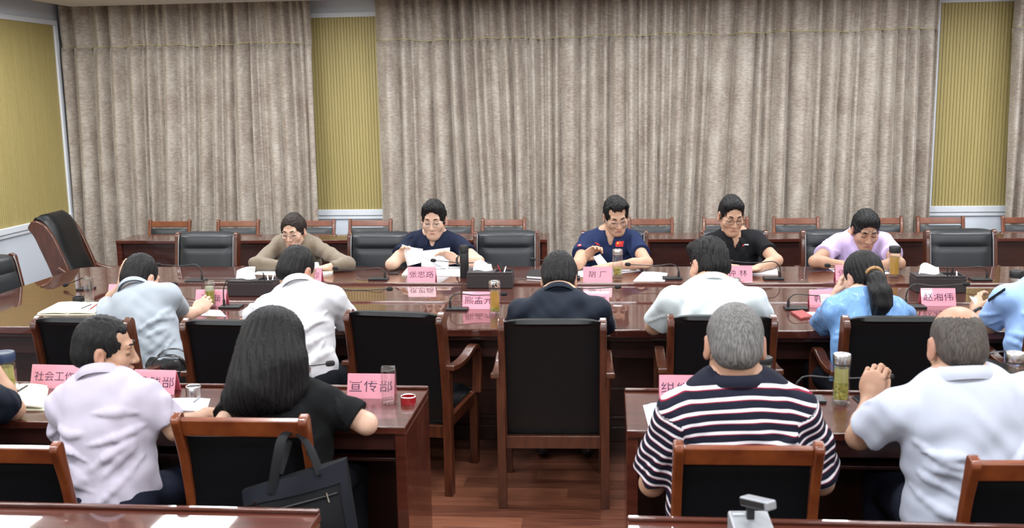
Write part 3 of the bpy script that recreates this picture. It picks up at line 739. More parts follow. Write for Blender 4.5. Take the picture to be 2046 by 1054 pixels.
def person(label, s=1.0, seat=(0, 0, .47), neck=None, F=(0, 1), head=None, hyaw=0., hpitch=0., hroll=0., hs=None, L=None, R=None, skin=SK_MID, shirt=None,
           sleeve='short', trousers=None, hair='short', hairm=None, glasses=None, face=True, collar='polo', sh_w=.195, girth=1.0, shrug=0., sh_t=.835, cdz=.008, vopen=.0, legs=True,
           shin=.42, stripe=False, res=.0055, hres=.0042, feet=None, shoe=True, sleeve_t=.62, hair_kw=None, smat=None, heel=None):
    """seat: hip point; neck: base of neck; F: facing; head: centre of the head; L/R: dict(e=elbow, w=wrist, d=hand dir, n=palm normal, c=curl)"""
    hip = A3(seat) + np.array([0, 0, .08 * s]); nk = A3(neck); hd = A3(head)
    up = nrm(nk - hip); f0 = nrm([F[0], F[1], 0]); r = nrm(np.cross(f0, up)); f = np.cross(up, r)
    fr = (r, f, up); TL = np.linalg.norm(nk - hip)
    root = bpy.data.objects.new('person', None); COL.objects.link(root); root.empty_display_size = .1
    loc = (float(hip[0]), float(hip[1]), 0.0); root.location = loc; tag(root, label, 'person')
    hs = hs or s
    # head frame
    hf0 = nrm([math.sin(hyaw), math.cos(hyaw), 0]); hr0 = np.cross(hf0, [0, 0, 1.])
    cp, sp = math.cos(hpitch), math.sin(hpitch)                     # pitch>0 looks down
    hf = hf0 * cp - np.array([0, 0, 1.]) * sp; hu0 = np.array([0, 0, 1.]) * cp + hf0 * sp
    cr, sr = math.cos(hroll), math.sin(hroll); hr = hr0 * cr + hu0 * sr; hu = hu0 * cr - hr0 * sr
    H = lambda x, y, z: hd + (hr * x + hf * y + hu * z) * hs
    hfr = (hr, hf, hu)
    T = lambda x, y, t: hip + up * (t * TL) + (r * x + f * y) * s     # torso point, t 0 hip .. 1 neck
    shp = {sd: T(sg * sh_w, -.005, sh_t + shrug) for sd, sg in (('L', -1), ('R', 1))}
    arms = {'L': L, 'R': R}
    # ------------ skin
    parts = []; tints = []
    lo = np.minimum(hd - .17 * hs, nk - .1); hi = np.maximum(hd + .17 * hs, nk + .1)
    g = SDF(lo, hi, hres)
    k = .02 * hs
    neck_top = H(0, -.025, -.045)
    g.cone(nk - up * .05 * s, neck_top, .062 * s, .056 * hs, .02)
    g.ell(H(0, -.012, .035), hfr, np.array([.074, .094, .088]) * hs, k)
    g.ell(H(0, .03, -.037), hfr, np.array([.056, .058, .072]) * hs, .03 * hs)
    g.ell(H(0, .060, -.091), hfr, np.array([.027, .025, .024]) * hs, .035 * hs)
    for sg in (-1, 1):
        g.cone(H(sg * .048, .01, -.055), H(sg * .018, .062, -.092), .017 * hs, .015 * hs, .03 * hs)      # jaw line
        g.ell(H(sg * .042, .058, -.022), hfr, np.array([.024, .022, .024]) * hs, .025 * hs)              # cheek
        for q_, rr in ((H(sg * .078, -.008, -.002), (.010, .020, .033)),):
            ea = nrm(hf * .35 + hr * sg); er = (np.cross(hu, ea) * 0 + ea, nrm(np.cross(hu, ea)), hu)
            g.ell(q_, (nrm(hr - hf * sg * .4), nrm(hf + hr * sg * .4), hu), np.array(rr) * hs, .008 * hs)
            g.ell(H(sg * .089, .001, .002), (nrm(hr - hf * sg * .4), nrm(hf + hr * sg * .4), hu), np.array((.007, .011, .019)) * hs, .006 * hs, op='s')
            g.ell(H(sg * .078, -.002, -.028), hfr, np.array((.008, .010, .011)) * hs, .008 * hs)         # lobe
    if face:
        g.cone(H(-.036, .080, .030), H(.036, .080, .030), .011 * hs, .011 * hs, .018 * hs)
        for sg in (-1, 1):
            g.ell(H(sg * .032, .096, .010), hfr, np.array([.022, .016, .013]) * hs, .014 * hs, op='s')
            g.ell(H(sg * .031, .074, .010), hfr, np.array([.0165, .0135, .0125]) * hs, .004 * hs)
        g.cone(H(0, .086, .020), H(0, .106, -.026), .0075 * hs, .0125 * hs, .014 * hs)
        for sg in (-1, 1): g.ell(H(sg * .0125, .096, -.030), hfr, np.array([.0085, .0105, .0075]) * hs, .006 * hs)
        g.cone(H(-.021, .083, -.0605), H(0, .092, -.055), .0045 * hs, .0065 * hs, .008 * hs); g.cone(H(.021, .083, -.0605), H(0, .092, -.055), .0045 * hs, .0065 * hs, .008 * hs)
        g.cone(H(-.016, .084, -.066), H(.016, .084, -.066), .0068 * hs, .0068 * hs, .008 * hs)
        g.cone(H(-.022, .0925, -.0612), H(.022, .0925, -.0612), .0016 * hs, .0016 * hs, .004 * hs, op='s')
    v, q = g.mesh(); parts.append((v, q))
    lv = (v - hd) / hs; lx, ly, lz = lv @ hr, lv @ hf, lv @ hu
    tn = np.exp(-((lx / .022) ** 2 + ((lz + .061) / .0085) ** 2) ** 2) * (ly > .06) * (.75 if face else 0)
    tn = np.maximum(tn, .28 * np.exp(-((np.abs(lx) - .082) / .012) ** 2) * (np.abs(lz) < .05)); tints.append(tn)
    # arms with hands
    FL = ((.030, .074, .0085), (.010, .083, .0088), (-.010, .077, .0083), (-.028, .060, .0074))
    for sd in 'LR':
        a = arms[sd]
        if not a: continue
        sh, e, w = shp[sd], A3(a['e']), A3(a['w']); d = nrm(a['d']); n = A3(a.get('n', (0, 0, -1))); n = nrm(n - d * (n @ d))
        th = np.cross(d, n) * (1 if sd == 'R' else -1); c = a.get('c', .5); ms = s * a.get('hs', 1)
        pts = [sh, e, w, w + d * .2 * ms + n * .1 * ms, w + d * .2 * ms, w + th * .09]
        g = SDF(np.min(pts, 0) - .09 * s, np.max(pts, 0) + .09 * s, res * .78)
        g.cone(sh, e, .049 * s * girth ** .5, .037 * s, .02); mid = e * .62 + w * .38
        g.cone(e, mid, .037 * s, .037 * s, .02); g.cone(mid, w, .0355 * s, .0255 * s, .02)
        g.ell(w + d * .048 * ms, (d, th, n), np.array([.052, .042, .0165]) * ms, .018)
        g.cone(w, w + d * .03 * ms, .025 * s, .022 * ms, .015)
        for i, (o_, ln, rr) in enumerate(FL):
            sp_ = a.get('spread', 0) * (i - 1.5) * -.12; p = w + (d * (.088 - .006 * abs(i - 1.2)) + th * o_) * ms; dd = nrm(d + th * sp_); ang = c * .5
            for fr_, cc in ((.45, 1.0), (.32, 1.15), (.23, .8)):
                dv = dd * math.cos(ang) + n * math.sin(ang); p2 = p + dv * ln * fr_ * ms; g.cone(p, p2, rr * ms, rr * .93 * ms, .0035); p = p2; ang += c * cc * .75
        tb_ = w + (d * .022 + th * .030 + n * .006) * ms; td = nrm(d * .75 + th * (.65 - .35 * c) + n * (.25 + .5 * c)); t1 = tb_ + td * .042 * ms; td2 = nrm(td + d * .3 - th * .25 * c + n * .15)
        g.cone(w + (d * .01 + th * .015) * ms, tb_, .016 * ms, .0145 * ms, .012); g.cone(tb_, t1, .013 * ms, .0105 * ms, .006); g.cone(t1, t1 + td2 * .030 * ms, .0102 * ms, .0088 * ms, .004)
        v, q = g.mesh(); parts.append((v, q)); tints.append(np.zeros(len(v)))
    # hidden core of the torso joins neck and arms
    g = SDF(np.minimum(hip, nk) - .3 * s, np.maximum(hip, nk) + .3 * s, .012)
    g.ell(T(0, 0, .70), fr, np.array([.145, .102, .2]) * s, .05); g.ell(T(0, 0, .25), fr, np.array([.125, .085, .18]) * s, .05)
    g.cone(shp['L'], shp['R'], .045 * s, .045 * s, .05); g.cone(T(0, 0, .8), nk, .05 * s, .05 * s, .04)
    v, q = g.mesh(); parts.append((v, q)); tints.append(np.zeros(len(v)))
    body = np_obj('body', parts, skin, root, loc, {'tint': np.concatenate(tints)})
    # ------------ shirt
    gm = girth
    pts = [hip, nk, shp['L'], shp['R']] + [A3(arms[x]['e']) for x in 'LR' if arms[x]] + ([A3(arms[x]['w']) for x in 'LR' if arms[x]] if sleeve == 'long' else [])
    g = SDF(np.min(pts, 0) - .24 * s, np.max(pts, 0) + .24 * s, res * 1.15)
    g.ell(T(0, .0, .70), fr, np.array([.170 * gm ** .6, .118 * gm ** .7, .185]) * s, .06)
    g.ell(T(0, .012, .30), fr, np.array([.160 * gm, .122 * gm, .20]) * s, .08)
    g.ell(T(0, .0, .03), fr, np.array([.172 * gm, .128 * gm, .13]) * s, .06)
    g.cone(shp['L'] + up * -.012 * s, shp['R'] + up * -.012 * s, .056 * s, .056 * s, .05)
    g.cone(T(-.08, -.018, .925), T(.08, -.018, .925), .044 * s, .044 * s, .05)
    g.cone(T(0, -.012, .88), nk + f * -.006 * s - up * .012 * s, .070 * s, .056 * s, .025)
    sl = {}
    for sd in 'LR':
        a = arms[sd]
        if not a: continue
        sh, e, w = shp[sd], A3(a['e']), A3(a['w'])
        if sleeve == 'long':
            g.cone(sh, e, .056 * s, .048 * s, .04)
            we = e + (w - e) * .97; ax_ = nrm(w - e); g.cone(e, we + ax_ * .03, .050 * s, .037 * s, .025, cuts=[(we, ax_)])
        else:
            st = a.get('st', sleeve_t); en = sh + (e - sh) * st; ax_ = nrm(e - sh); g.cone(sh, en + ax_ * .05, .060 * s * gm ** .4, .064 * s * gm ** .4, .04, cuts=[(en, ax_)]); sl[sd] = (sh, e, en, ax_)
    # creases: thin ridges that run over the cloth from the armpits and the waist
    rnd = random.Random(len(label) * 7 + int(s * 100)); sgn = -1 if F[1] > 0 else 1
    def surf(x, t):
        q_ = T(x, 0, t)
        for _ in range(90):
            ix = np.round((q_ - g.lo) / g.h).astype(int)
            if np.any(ix < 0) or np.any(ix >= g.n) or g.F[tuple(ix)] > 0: break
            q_ = q_ + f * (sgn * .0035)
        return q_ - f * (sgn * .0045)
    for sg in (-1, 1):
        for k_ in range(5):
            x0, t0 = sg * rnd.uniform(.125, .165) * gm ** .6, .66 - .085 * k_ + rnd.uniform(-.03, .03); x1, t1 = sg * rnd.uniform(-.02, .07), t0 + rnd.uniform(-.26, .06) - .05 * k_
            cv = rnd.uniform(-.04, .04); pp = [surf(x0 + (x1 - x0) * j / 7, t0 + (t1 - t0) * j / 7 + cv * math.sin(PI * j / 7)) for j in range(8)]
            for j in range(7):
                w_ = lambda z_: (.0085 * math.sin(PI * min(1, .12 + .88 * z_)) ** .8 + .001) * s
                g.cone(pp[j], pp[j + 1], w_(j / 7), w_((j + 1) / 7), .016)
        if sleeve == 'short' and sd in sl:
            pass
    for sd, (sh, e, en, ax_) in sl.items():
        pr_ = nrm(np.cross(ax_, f + up * .3)); p2_ = np.cross(ax_, pr_)
        for k_ in range(3):
            a0 = rnd.uniform(0, 6.28); a1 = a0 + rnd.uniform(.6, 1.4); rr_ = .060 * s * gm ** .4
            c_ = [sh + (en - sh) * (.25 + .6 * j / 5) + (pr_ * math.cos(a0 + (a1 - a0) * j / 5) + p2_ * math.sin(a0 + (a1 - a0) * j / 5)) * rr_ for j in range(6)]
            for j in range(5): g.cone(c_[j], c_[j + 1], .005 * s, .005 * s, .014, cuts=[(en, ax_)])
    # neck hole, hem, and soft folds of the cloth
    nh = nrm(nrm(A3(neck_top) - nk) * .8 + up * .5 + np.array([0, 0, .7]))
    g.cone(nk + nh * .058 * s - f * .004 * s, nk + nh * .2 * s, .064 * s, .075 * s, .008, op='s')
    g.cut(T(0, 0, -.13), -up, .01)
    if vopen: g.cone(nk + f * .062 * s + up * .03 * s, nk + f * .112 * s - up * vopen * s, .034 * s, .004 * s, .008, op='s')
    sd_ = abs(hash(label)) % 97 if False else len(label)
    def folds(X, Y, Z):
        a_ = X * r[0] + Y * r[1] + Z * r[2]; b_ = (X - hip[0]) * up[0] + (Y - hip[1]) * up[1] + (Z - hip[2]) * up[2]
        w1 = np.sin(b_ * 38 + 9 * np.sin(a_ * 7 + sd_) + 3 * (Y - hip[1]) * 6); w2 = np.sin(a_ * 31 - b_ * 17 + 4 * np.sin(b_ * 9 + sd_)); w3 = np.sin(b_ * 71 + a_ * 40 + 3 * np.sin(a_ * 21))
        return (.0036 * w1 + .0034 * w2 + .0014 * w3) * s * np.clip(1.3 - b_ / .6, .3, 1)
    g.noise(folds)
    v, q = g.mesh()
    at_ = {}
    if stripe:
        tpos = (v - hip) @ up; lat = (v - hip) @ r
        val = tpos + .95 * lat ** 2
        for sd, (sh, e, en, ax_) in sl.items():
            t_ = (v - sh) @ ax_; sg = -1 if sd == 'L' else 1
            m_ = ((lat * sg) > sh_w * s * .93) & (t_ > -.02)
            val = np.where(m_, -t_ * 1.05 + .009 + (sh - hip) @ up, val)
        at_['stripe'] = np.minimum(val, math.ceil((TL * 1.01 + 3) / .035) * .035 - 3 + .010)
    o = np_obj('shirt', [(v, q)], shirt, root, loc, at_)
    # ------------ collar
    if collar:
        ch, flare = {'polo': (.034, .010), 'shirt': (.040, .010), 'band': (.022, .002), 'round': (.012, .004)}[collar]
        nu_ = nrm(nrm(A3(neck_top) - nk) * .8 + up * .5 + np.array([0, 0, .7])); nf = nrm(f - nu_ * (f @ nu_)); nr = np.cross(nf, nu_)
        gap = .10 if vopen else .16; fw = (lambda b_: (1 - b_) ** 2.2) if vopen else (lambda b_: 0.)
        def band(inner):
            def fn(u, v_):
                w_ = PI * (gap + (2 - 2 * gap) * u) + PI / 2; back = .5 - .5 * math.cos(2 * PI * u)
                rad = (.068 + inner * .004) * s + (.0 if inner < 1 else 0)
                hgt = (.020 + ch * .42 * back)
                zz = cdz - .004 + hgt * v_ - .012 * (1 - back); rr = rad - .003 * v_ * s
                zz -= .026 * fw(back); rr += .008 * fw(back)
                return Vector(nk + nr * math.cos(w_) * rr + nf * (math.sin(w_) * rr * 1.02 - .012 * s + .022 * fw(back) * s) + nu_ * zz * s)
            return fn
        def fold(u, v_):
            w_ = PI * (gap + (2 - 2 * gap) * u) + PI / 2; back = .5 - .5 * math.cos(2 * PI * u)
            rr = (.068 + (.004 + flare) * math.sin(min(1, v_ * 1.4) * PI / 2) + .012 * v_ * (1 - back)) * s; top = .016 + ch * .42 * back - .012 * (1 - back)
            zz = cdz + top - (ch * (.85 + (.45 if collar in ('polo', 'shirt') else 0) * (1 - back))) * v_ * (v_ > 0) + .003
            zz -= .026 * fw(back); rr += .008 * fw(back)
            return Vector(nk + nr * math.cos(w_) * rr + nf * (math.sin(w_) * rr * 1.02 - .012 * s + .023 * fw(back) * s) + nu_ * zz * s)
        cmb = MB().sheet(band(0), 36, 3, .003 * s)
        if collar in ('polo', 'shirt'): cmb.sheet(fold, 36, 5, .003 * s)
        cm_ = MB(); cm_.v = [tuple(Vector(p) - Vector(loc)) for p in cmb.v]; cm_.f = cmb.f
        obj('collar', cm_, smat or shirt, root, smooth='auto')
    # ------------ trousers and shoes
    if legs and trousers:
        kn = {}; an = {}
        fl = nrm([F[0], F[1], 0]); rl = np.cross(fl, [0, 0, 1.])
        g = SDF(np.minimum(hip - .35, [9e9, 9e9, .0]) - np.abs(fl) * .5, hip + np.array([.35, .35, .2]) + np.abs(fl) * .5, .011)
        g.ell(hip, fr, np.array([.170 * gm, .128 * gm, .12]) * s, .05)
        for i, sg in enumerate((-1, 1)):
            h0 = hip + rl * sg * .085 * s + np.array([0, 0, -.01]); kn = hip + fl * .43 * s + rl * sg * .12 * s; kn[2] = .50
            ft = (feet[i] if feet else kn + fl * .02 * s); an = np.array([ft[0], ft[1], .10])
            g.cone(h0, kn, .088 * s * gm ** .5, .062 * s, .04); g.cone(kn, an, .060 * s, .048 * s, .03)
            if shoe:
                sm_ = SDF(an + np.array([-.25, -.25, -.12]), an + np.array([.25, .25, .06]), .010); fd = fl
                sm_.cone(an - np.array([0, 0, .045]) - fd * .03, an - np.array([0, 0, .058]) + fd * .14, .040, .036, .03); sm_.cone(an - np.array([0, 0, .02]), an - np.array([0, 0, .05]), .04, .042, .02)
                sm_.cut(np.array([0, 0, .004]), np.array([0, 0, -1.]), .005)
                vv, qq = sm_.mesh(); np_obj('shoe', [(vv, qq)], M['bag_leather'], root, loc)
        g.cut(np.array([0, 0, .07]), np.array([0, 0, -1.]), .005)
        v, q = g.mesh(); np_obj('trousers', [(v, q)], trousers, root, loc)
    # ------------ hair
    if hair:
        hk = dict(top=.010, side=.004, back=.006, front=.078, nape=-.045, lift=0., volume=0., rough=.0022, part=0., burn=-.005); hk.update(hair_kw or {})
        hm = hairm or HAIR
        lo = hd - .19 * hs; hi = hd + .19 * hs
        if hair in ('long', 'ponytail'): lo = lo - np.array([.12, .12, .36]); hi = hi + np.array([.12, .12, 0])
        g = SDF(lo, hi, hres)
        g.ell(H(0, -.012 - hk['back'] * .3, .035 + hk['top'] * .4), hfr, np.array([.074 + hk['side'] + hk['volume'], .094 + hk['back'] * .8, .088 + hk['top'] * .9]) * hs, .01)
        if hk['lift']: g.ell(H(hk['part'], .045, .092 + hk['lift'] * .2), hfr, np.array([.058, .042, .028 + hk['lift']]) * hs, .03 * hs)
        if hair in ('short', 'stub'):
            g.ell(H(0, -.055, -.012), hfr, np.array([.064 + hk['side'], .052 + hk['back'], .055]) * hs, .03 * hs)
        # face opening and neckline
        g.ell(H(0, .122, .028 + hk['front'] - .078), hfr, np.array([.078, .076, .066]) * hs, .012 * hs, op='s')
        g.ell(H(0, .14, -.06), hfr, np.array([.12, .13, .065 + hk['burn'] + .02]) * hs, .012 * hs, op='s')
        for sg in (-1, 1):
            g.ell(H(sg * .088, .004, -.004), hfr, np.array([.022, .024, .036]) * hs, .006 * hs, op='s')
        if hair in ('short', 'stub'):
            c0 = H(0, -.06, hk['nape']); g.cut(c0, nrm(-hu * 1 + hf * .25), .012)
        if hk.get('bald'):
            bx, by, bz, br = hk['bald']; g.ell(H(bx, by, bz), hfr, np.array([br, br * 1.2, br]) * hs, .02 * hs, op='s')
        if hk.get('temples'):
            for sg in (-1, 1): g.ell(H(sg * .052, .088, .075), hfr, np.array([.026, .045, .03]) * hs * hk['temples'], .015 * hs, op='s')
        if hair == 'tied':
            g.ell(H(.068, -.004, .022), hfr, np.array([.017, .046, .056]) * hs, .02 * hs); g.ell(H(-.064, -.02, .03), hfr, np.array([.020, .05, .05]) * hs, .02 * hs)
            g.ell(H(0, -.115, -.02), hfr, np.array([.034, .028, .036]) * hs, .015)
        if hair == 'ponytail':
            pt = [A3(p) for p in hk['tail']]; rr = hk['tail_r']
            for i in range(len(pt) - 1): g.cone(pt[i], pt[i + 1], rr[i], rr[i + 1], .02)
            g.ell(H(0, -.055, -.012), hfr, np.array([.070, .056, .058]) * hs, .03 * hs)
        if hair == 'long':
            for a_, b_, ra, rb in hk['mass']: g.cone(a_, b_, ra, rb, .05)
        ro = hk['rough'] * hs
        def strands(X, Y, Z):
            ax_ = (X - hd[0]) * hr[0] + (Y - hd[1]) * hr[1] + (Z - hd[2]) * hr[2]; ay = (X - hd[0]) * hf[0] + (Y - hd[1]) * hf[1] + (Z - hd[2]) * hf[2]; az = (X - hd[0]) * hu[0] + (Y - hd[1]) * hu[1] + (Z - hd[2]) * hu[2]
            th_ = np.arctan2(ax_, -ay + .02)
            if hair in ('long', 'ponytail'): return ro * (np.sin(th_ * 34 + 6 * np.sin(az * 9)) + .8 * np.sin(th_ * 71 + 3 * np.sin(az * 14)))
            return ro * (np.sin(ax_ * 210 / hs + 3 * np.sin(ay * 60)) * np.sin(ay * 120 + 2 * np.sin(ax_ * 70)) + .7 * np.sin(th_ * 60 + 2 * np.sin(az * 40)))
        g.noise(strands)
        v, q = g.mesh(); np_obj('hair', [(v, q)], hm, root, loc)
    # ------------ face details
    Lc = Vector(loc)
    def tubeobj(name, pts, rad, m_, parent=root, n=6, flat=1.0):
        return obj(name, MB().tube([Vector(p) - Lc for p in pts], rad, n, flat=flat), m_, parent, smooth=True)
    if face:
        for sg in (-1, 1):
            pts = [H(sg * x, y, z) for x, y, z in ((.014, .0945, .033), (.024, .0955, .0375), (.036, .0895, .039), (.047, .076, .034))]
            tubeobj('eyebrow', pts, [.0022 * hs, .0036 * hs, .0032 * hs, .0010 * hs], HAIR)
            pts = [H(sg * x, y, z) for x, y, z in ((.0165, .0825, .0045), (.024, .0868, .0015), (.032, .0878, .0003), (.040, .0852, .0018), (.047, .079, .0065))]
            tubeobj('eyelashes', pts, [.0008 * hs, .0015 * hs, .0017 * hs, .0016 * hs, .0009 * hs], M['black_plastic'])
    if glasses:
        gcol, dy = glasses; gp = None; m_ = MB()
        for sg in (-1, 1):
            ring = []
            for k_ in range(21):
                w_ = 2 * PI * k_ / 20; cx_, sx_ = math.cos(w_), math.sin(w_); q_ = (abs(cx_) ** 4 + abs(sx_) ** 4) ** -.25
                ring.append(Vector(H(sg * (.033 + .0255 * cx_ * q_ * .95), .103 - .010 * abs(.033 + .0255 * cx_) / .06, dy + .0165 * sx_ * q_ * .95)) - Lc)
            m_.tube(ring, .0012 * hs, 6, cap=False)
            m_.tube([Vector(H(sg * .058, .094, dy + .006)) - Lc, Vector(H(sg * .077, .06, dy + .006)) - Lc, Vector(H(sg * .081, .0, dy + .010)) - Lc], .0012 * hs, 6)
        m_.tube([Vector(H(-.009, .103, dy + .004)) - Lc, Vector(H(0, .108, dy + .006)) - Lc, Vector(H(.009, .103, dy + .004)) - Lc], .0011 * hs, 6)
        gp = obj('spectacles', m_, gcol, root, smooth=True)
        for sg in (-1, 1):
            lm_ = MB(); vs = [Vector(H(sg * .033, .101, dy)) - Lc]; n_ = 16
            for k_ in range(n_):
                w_ = 2 * PI * k_ / n_; cx_, sx_ = math.cos(w_), math.sin(w_); q_ = (abs(cx_) ** 4 + abs(sx_) ** 4) ** -.25
                vs.append(Vector(H(sg * (.033 + .0245 * cx_ * q_ * .95), .1025 - .010 * abs(.033 + .0255 * cx_) / .06, dy + .0155 * sx_ * q_ * .95)) - Lc)
            lm_.add(vs, [(0, 1 + k_, 1 + (k_ + 1) % n_) for k_ in range(n_)]); obj('lens', lm_, M['lens'], gp)
    return dict(root=root, loc=loc, H=H, T=T, hr=hr, hf=hf, hu=hu, nk=nk, shp=shp, s=s, r=r, f=f, up=up)
C = {}
C['olive'] = cloth('olive_blouse', (.165, .130, .092), .6, .2, .6, 12)
C['navy'] = cloth('navy_polo', (.010, .014, .033)); C['royal'] = cloth('blue_navy_polo', (.013, .022, .066)); C['black'] = cloth('black_polo', (.010, .010, .012))
C['lav'] = cloth('lavender_shirt', (.50, .40, .64)); C['grey'] = cloth('grey_blue_polo', (.30, .335, .375)); C['white'] = cloth('white_shirt', (.57, .57, .60))
C['ink'] = cloth('ink_navy_shirt', (.009, .013, .022), .6); C['mint'] = cloth('off_white_tee', (.54, .60, .62)); C['silk'] = cloth('blue_satin', (.155, .30, .56), .30, .0, 1.0, 13, .035)
C['police'] = cloth('light_blue_uniform', (.27, .42, .72)); C['palelav'] = cloth('pale_lavender_shirt', (.44, .405, .485)); C['bluewhite'] = cloth('blue_white_shirt', (.43, .46, .55))
C['tee'] = cloth('black_tee', (.0055, .006, .0065)); C['trouser'] = cloth('dark_trousers', (.010, .011, .016)); C['trouser_blue'] = cloth('navy_trousers', (.009, .011, .022))
m = C['stripe'] = cloth('striped_polo', (.012, .013, .024)); N, L, b = nodes(m)
at_ = N.new('ShaderNodeAttribute'); at_.attribute_name = 'stripe'
md = N.new('ShaderNodeMath'); md.operation = 'MODULO'; ml = N.new('ShaderNodeMath'); ml.operation = 'ADD'; ml.inputs[1].default_value = 3.0; L.new(at_.outputs['Fac'], ml.inputs[0]); md.inputs[1].default_value = .0350; L.new(ml.outputs[0], md.inputs[0])
cr = N.new('ShaderNodeValToRGB'); cr.color_ramp.interpolation = 'CONSTANT'; dv = N.new('ShaderNodeMath'); dv.operation = 'DIVIDE'; dv.inputs[1].default_value = .0350; L.new(md.outputs[0], dv.inputs[0]); L.new(dv.outputs[0], cr.inputs[0])
E = cr.color_ramp.elements; E[0].position = 0; E[0].color = (.010, .011, .022, 1); E[1].position = .62; E[1].color = (.22, .012, .035, 1)
e = E.new(.71); e.color = (.66, .64, .68, 1)
L.new(cr.outputs[0], b.inputs['Base Color'])
C['stripe_plain'] = cloth('striped_polo_collar', (.012, .013, .024))
def hip(px, py, y, z=.47): p = at(px, py, y); return (p.x, y, z)

PE = {}
# ---- far side of the table, facing the camera
PE['olive'] = person('woman in an olive-brown blouse and glasses reading at the far side of the table', 1.04, seat=hip(595, 500, 7.62), neck=at(592, 479, 7.53), F=(0, -1),
    head=at(587, 462, 7.45), hyaw=PI + .10, hpitch=0.26, hs=1.06, R=dict(e=atz(512, 527, .81), w=atz(566, 531, .80), d=(1, -.1, 0)), L=dict(e=atz(694, 527, .81), w=atz(662, 533, .80), d=(-1, -.2, -.05), c=.7),
    skin=SK_PALE, shirt=C['olive'], sleeve='long', trousers=C['trouser'], hair='tied', hairm=HAIR_BR, glasses=(M['steel'], .004), collar='shirt', vopen=.06, cdz=.026, shrug=.05, sh_w=.135, hair_kw=dict(front=.072, top=.008, part=.0, burn=.0))
PE['papers'] = person('man in a dark navy polo holding up a stapled stack of papers', 1.08, seat=hip(868, 500, 7.64), neck=at(868, 472, 7.56), F=(0, -1),
    head=at(867, 440, 7.50), hyaw=PI, hpitch=.20, hs=1.13, R=dict(e=atz(782, 528, .81), w=at(797, 520, 7.30), d=(.45, -.2, .75), n=(.5, -.8, .3), c=.7), L=dict(e=atz(956, 522, .82), w=at(914, 519, 7.28), d=(-.8, -.1, .42), n=(-.1, -.9, -.5), c=.6),
    skin=SK_PALE, shirt=C['navy'], trousers=C['trouser'], glasses=(M['steel'], .006), vopen=.05, cdz=.026, shrug=.05, sh_w=.150, hair_kw=dict(top=.013, lift=.012, front=.078, side=.006, rough=.0045))
PE['flag'] = person('man in a blue-navy polo with a small red flag on his chest', 1.08, seat=hip(1222, 500, 7.64), neck=at(1219, 468, 7.56), F=(.02, -1),
    head=at(1231, 432, 7.48), hyaw=PI - .20, hpitch=.42, hroll=-.10, hs=1.10, R=dict(e=atz(1154, 527, .81), w=at(1167, 516, 7.30), d=(.55, .0, .55), n=(.4, -.8, -.4), c=.9), L=dict(e=atz(1292, 524, .82), w=atz(1222, 532, .80), d=(-1, .1, -.03), c=.3),
    skin=SK_MID, shirt=C['royal'], trousers=C['trouser'], glasses=(M['steel'], .004), vopen=.055, cdz=.026, shrug=.05, sh_w=.150, girth=1.1, hair_kw=dict(top=.014, lift=.012, part=-.02, front=.080, side=.008, rough=.004, temples=1.0))
PE['black'] = person('man in a black polo with dark-rimmed glasses writing at the far side', 1.08, seat=hip(1466, 500, 7.64), neck=at(1466, 470, 7.56), F=(.03, -1),
    head=at(1461, 431, 7.48), hyaw=PI - .16, hpitch=.34, hs=1.12, R=dict(e=atz(1398, 524, .81), w=atz(1448, 534, .80), d=(.9, -.2, .1), n=(.5, -.2, -.8), c=.9), L=dict(e=atz(1552, 520, .82), w=atz(1517, 535, .80), d=(-.8, -.5, -.05), c=.25),
    skin=SK_MID, shirt=C['black'], trousers=C['trouser'], glasses=(M['black_plastic'], .004), vopen=.07, cdz=.026, shrug=.05, sh_w=.150, hair_kw=dict(top=.012, lift=.008, front=.082, side=.003, rough=.003))
PE['lav'] = person('man in a lavender short-sleeved shirt with glasses pushed up, head bowed', 1.08, seat=hip(1716, 505, 7.64), neck=at(1719, 474, 7.54), F=(0, -1),
    head=at(1729, 460, 7.45), hyaw=PI - .05, hpitch=0.42, hs=1.13, R=dict(e=atz(1628, 522, .82), w=atz(1680, 528, .80), d=(1, -.2, -.02), c=.3), L=dict(e=atz(1796, 526, .82), w=atz(1752, 530, .80), d=(-1, -.2, -.02), c=.3),
    skin=SK_TAN, shirt=C['lav'], trousers=C['trouser'], glasses=(M['black_plastic'], .052), collar='shirt', vopen=.05, cdz=.026, shrug=.05, sh_w=.152, girth=1.08, hair_kw=dict(top=.012, lift=.008, front=.068, side=.008, rough=.003))
# ---- near side of the table, backs to the camera
PE['grey'] = person('man in a grey-blue polo at the left, resting his head on one hand', 1.02, seat=hip(312, 700, 5.02), neck=at(272, 580, 5.20), F=(-.1, 1),
    head=at(281, 558, 5.31), hyaw=.35, hpitch=.40, hs=1.04, L=dict(e=atz(214, 606, .82), w=at(244, 574, 5.40), d=(.12, -.08, .9), n=(.9, .1, -.1), c=.3), R=dict(e=atz(364, 630, .80), w=atz(393, 622, .81), d=(.3, .5, .35), n=(-.3, .8, -.2), c=1.0),
    skin=SK_PALE, shirt=C['grey'], trousers=C['trouser'], collar='polo', sh_w=.165, hair_kw=dict(top=.012, nape=-.06, back=.008))
PE['white'] = person('man in a white short-sleeved shirt with his back turned, looking right, left of centre', 1.06, seat=hip(606, 700, 5.00), neck=at(598, 572, 5.17), F=(.12, 1),
    head=at(593, 544, 5.26), hyaw=.45, hpitch=.40, hs=1.08, L=dict(e=at(486, 652, 5.28), w=atz(560, 606, .80), d=(.6, .7, 0), c=.4), R=dict(e=at(702, 655, 5.32), w=atz(689, 627, .82), d=(-.2, .8, .3), n=(-.7, 0, -.5), c=.7, st=.80),
    skin=SK_TAN, shirt=C['white'], trousers=C['trouser'], collar='shirt', sh_w=.170, hair_kw=dict(top=.010, nape=-.055, back=.006))
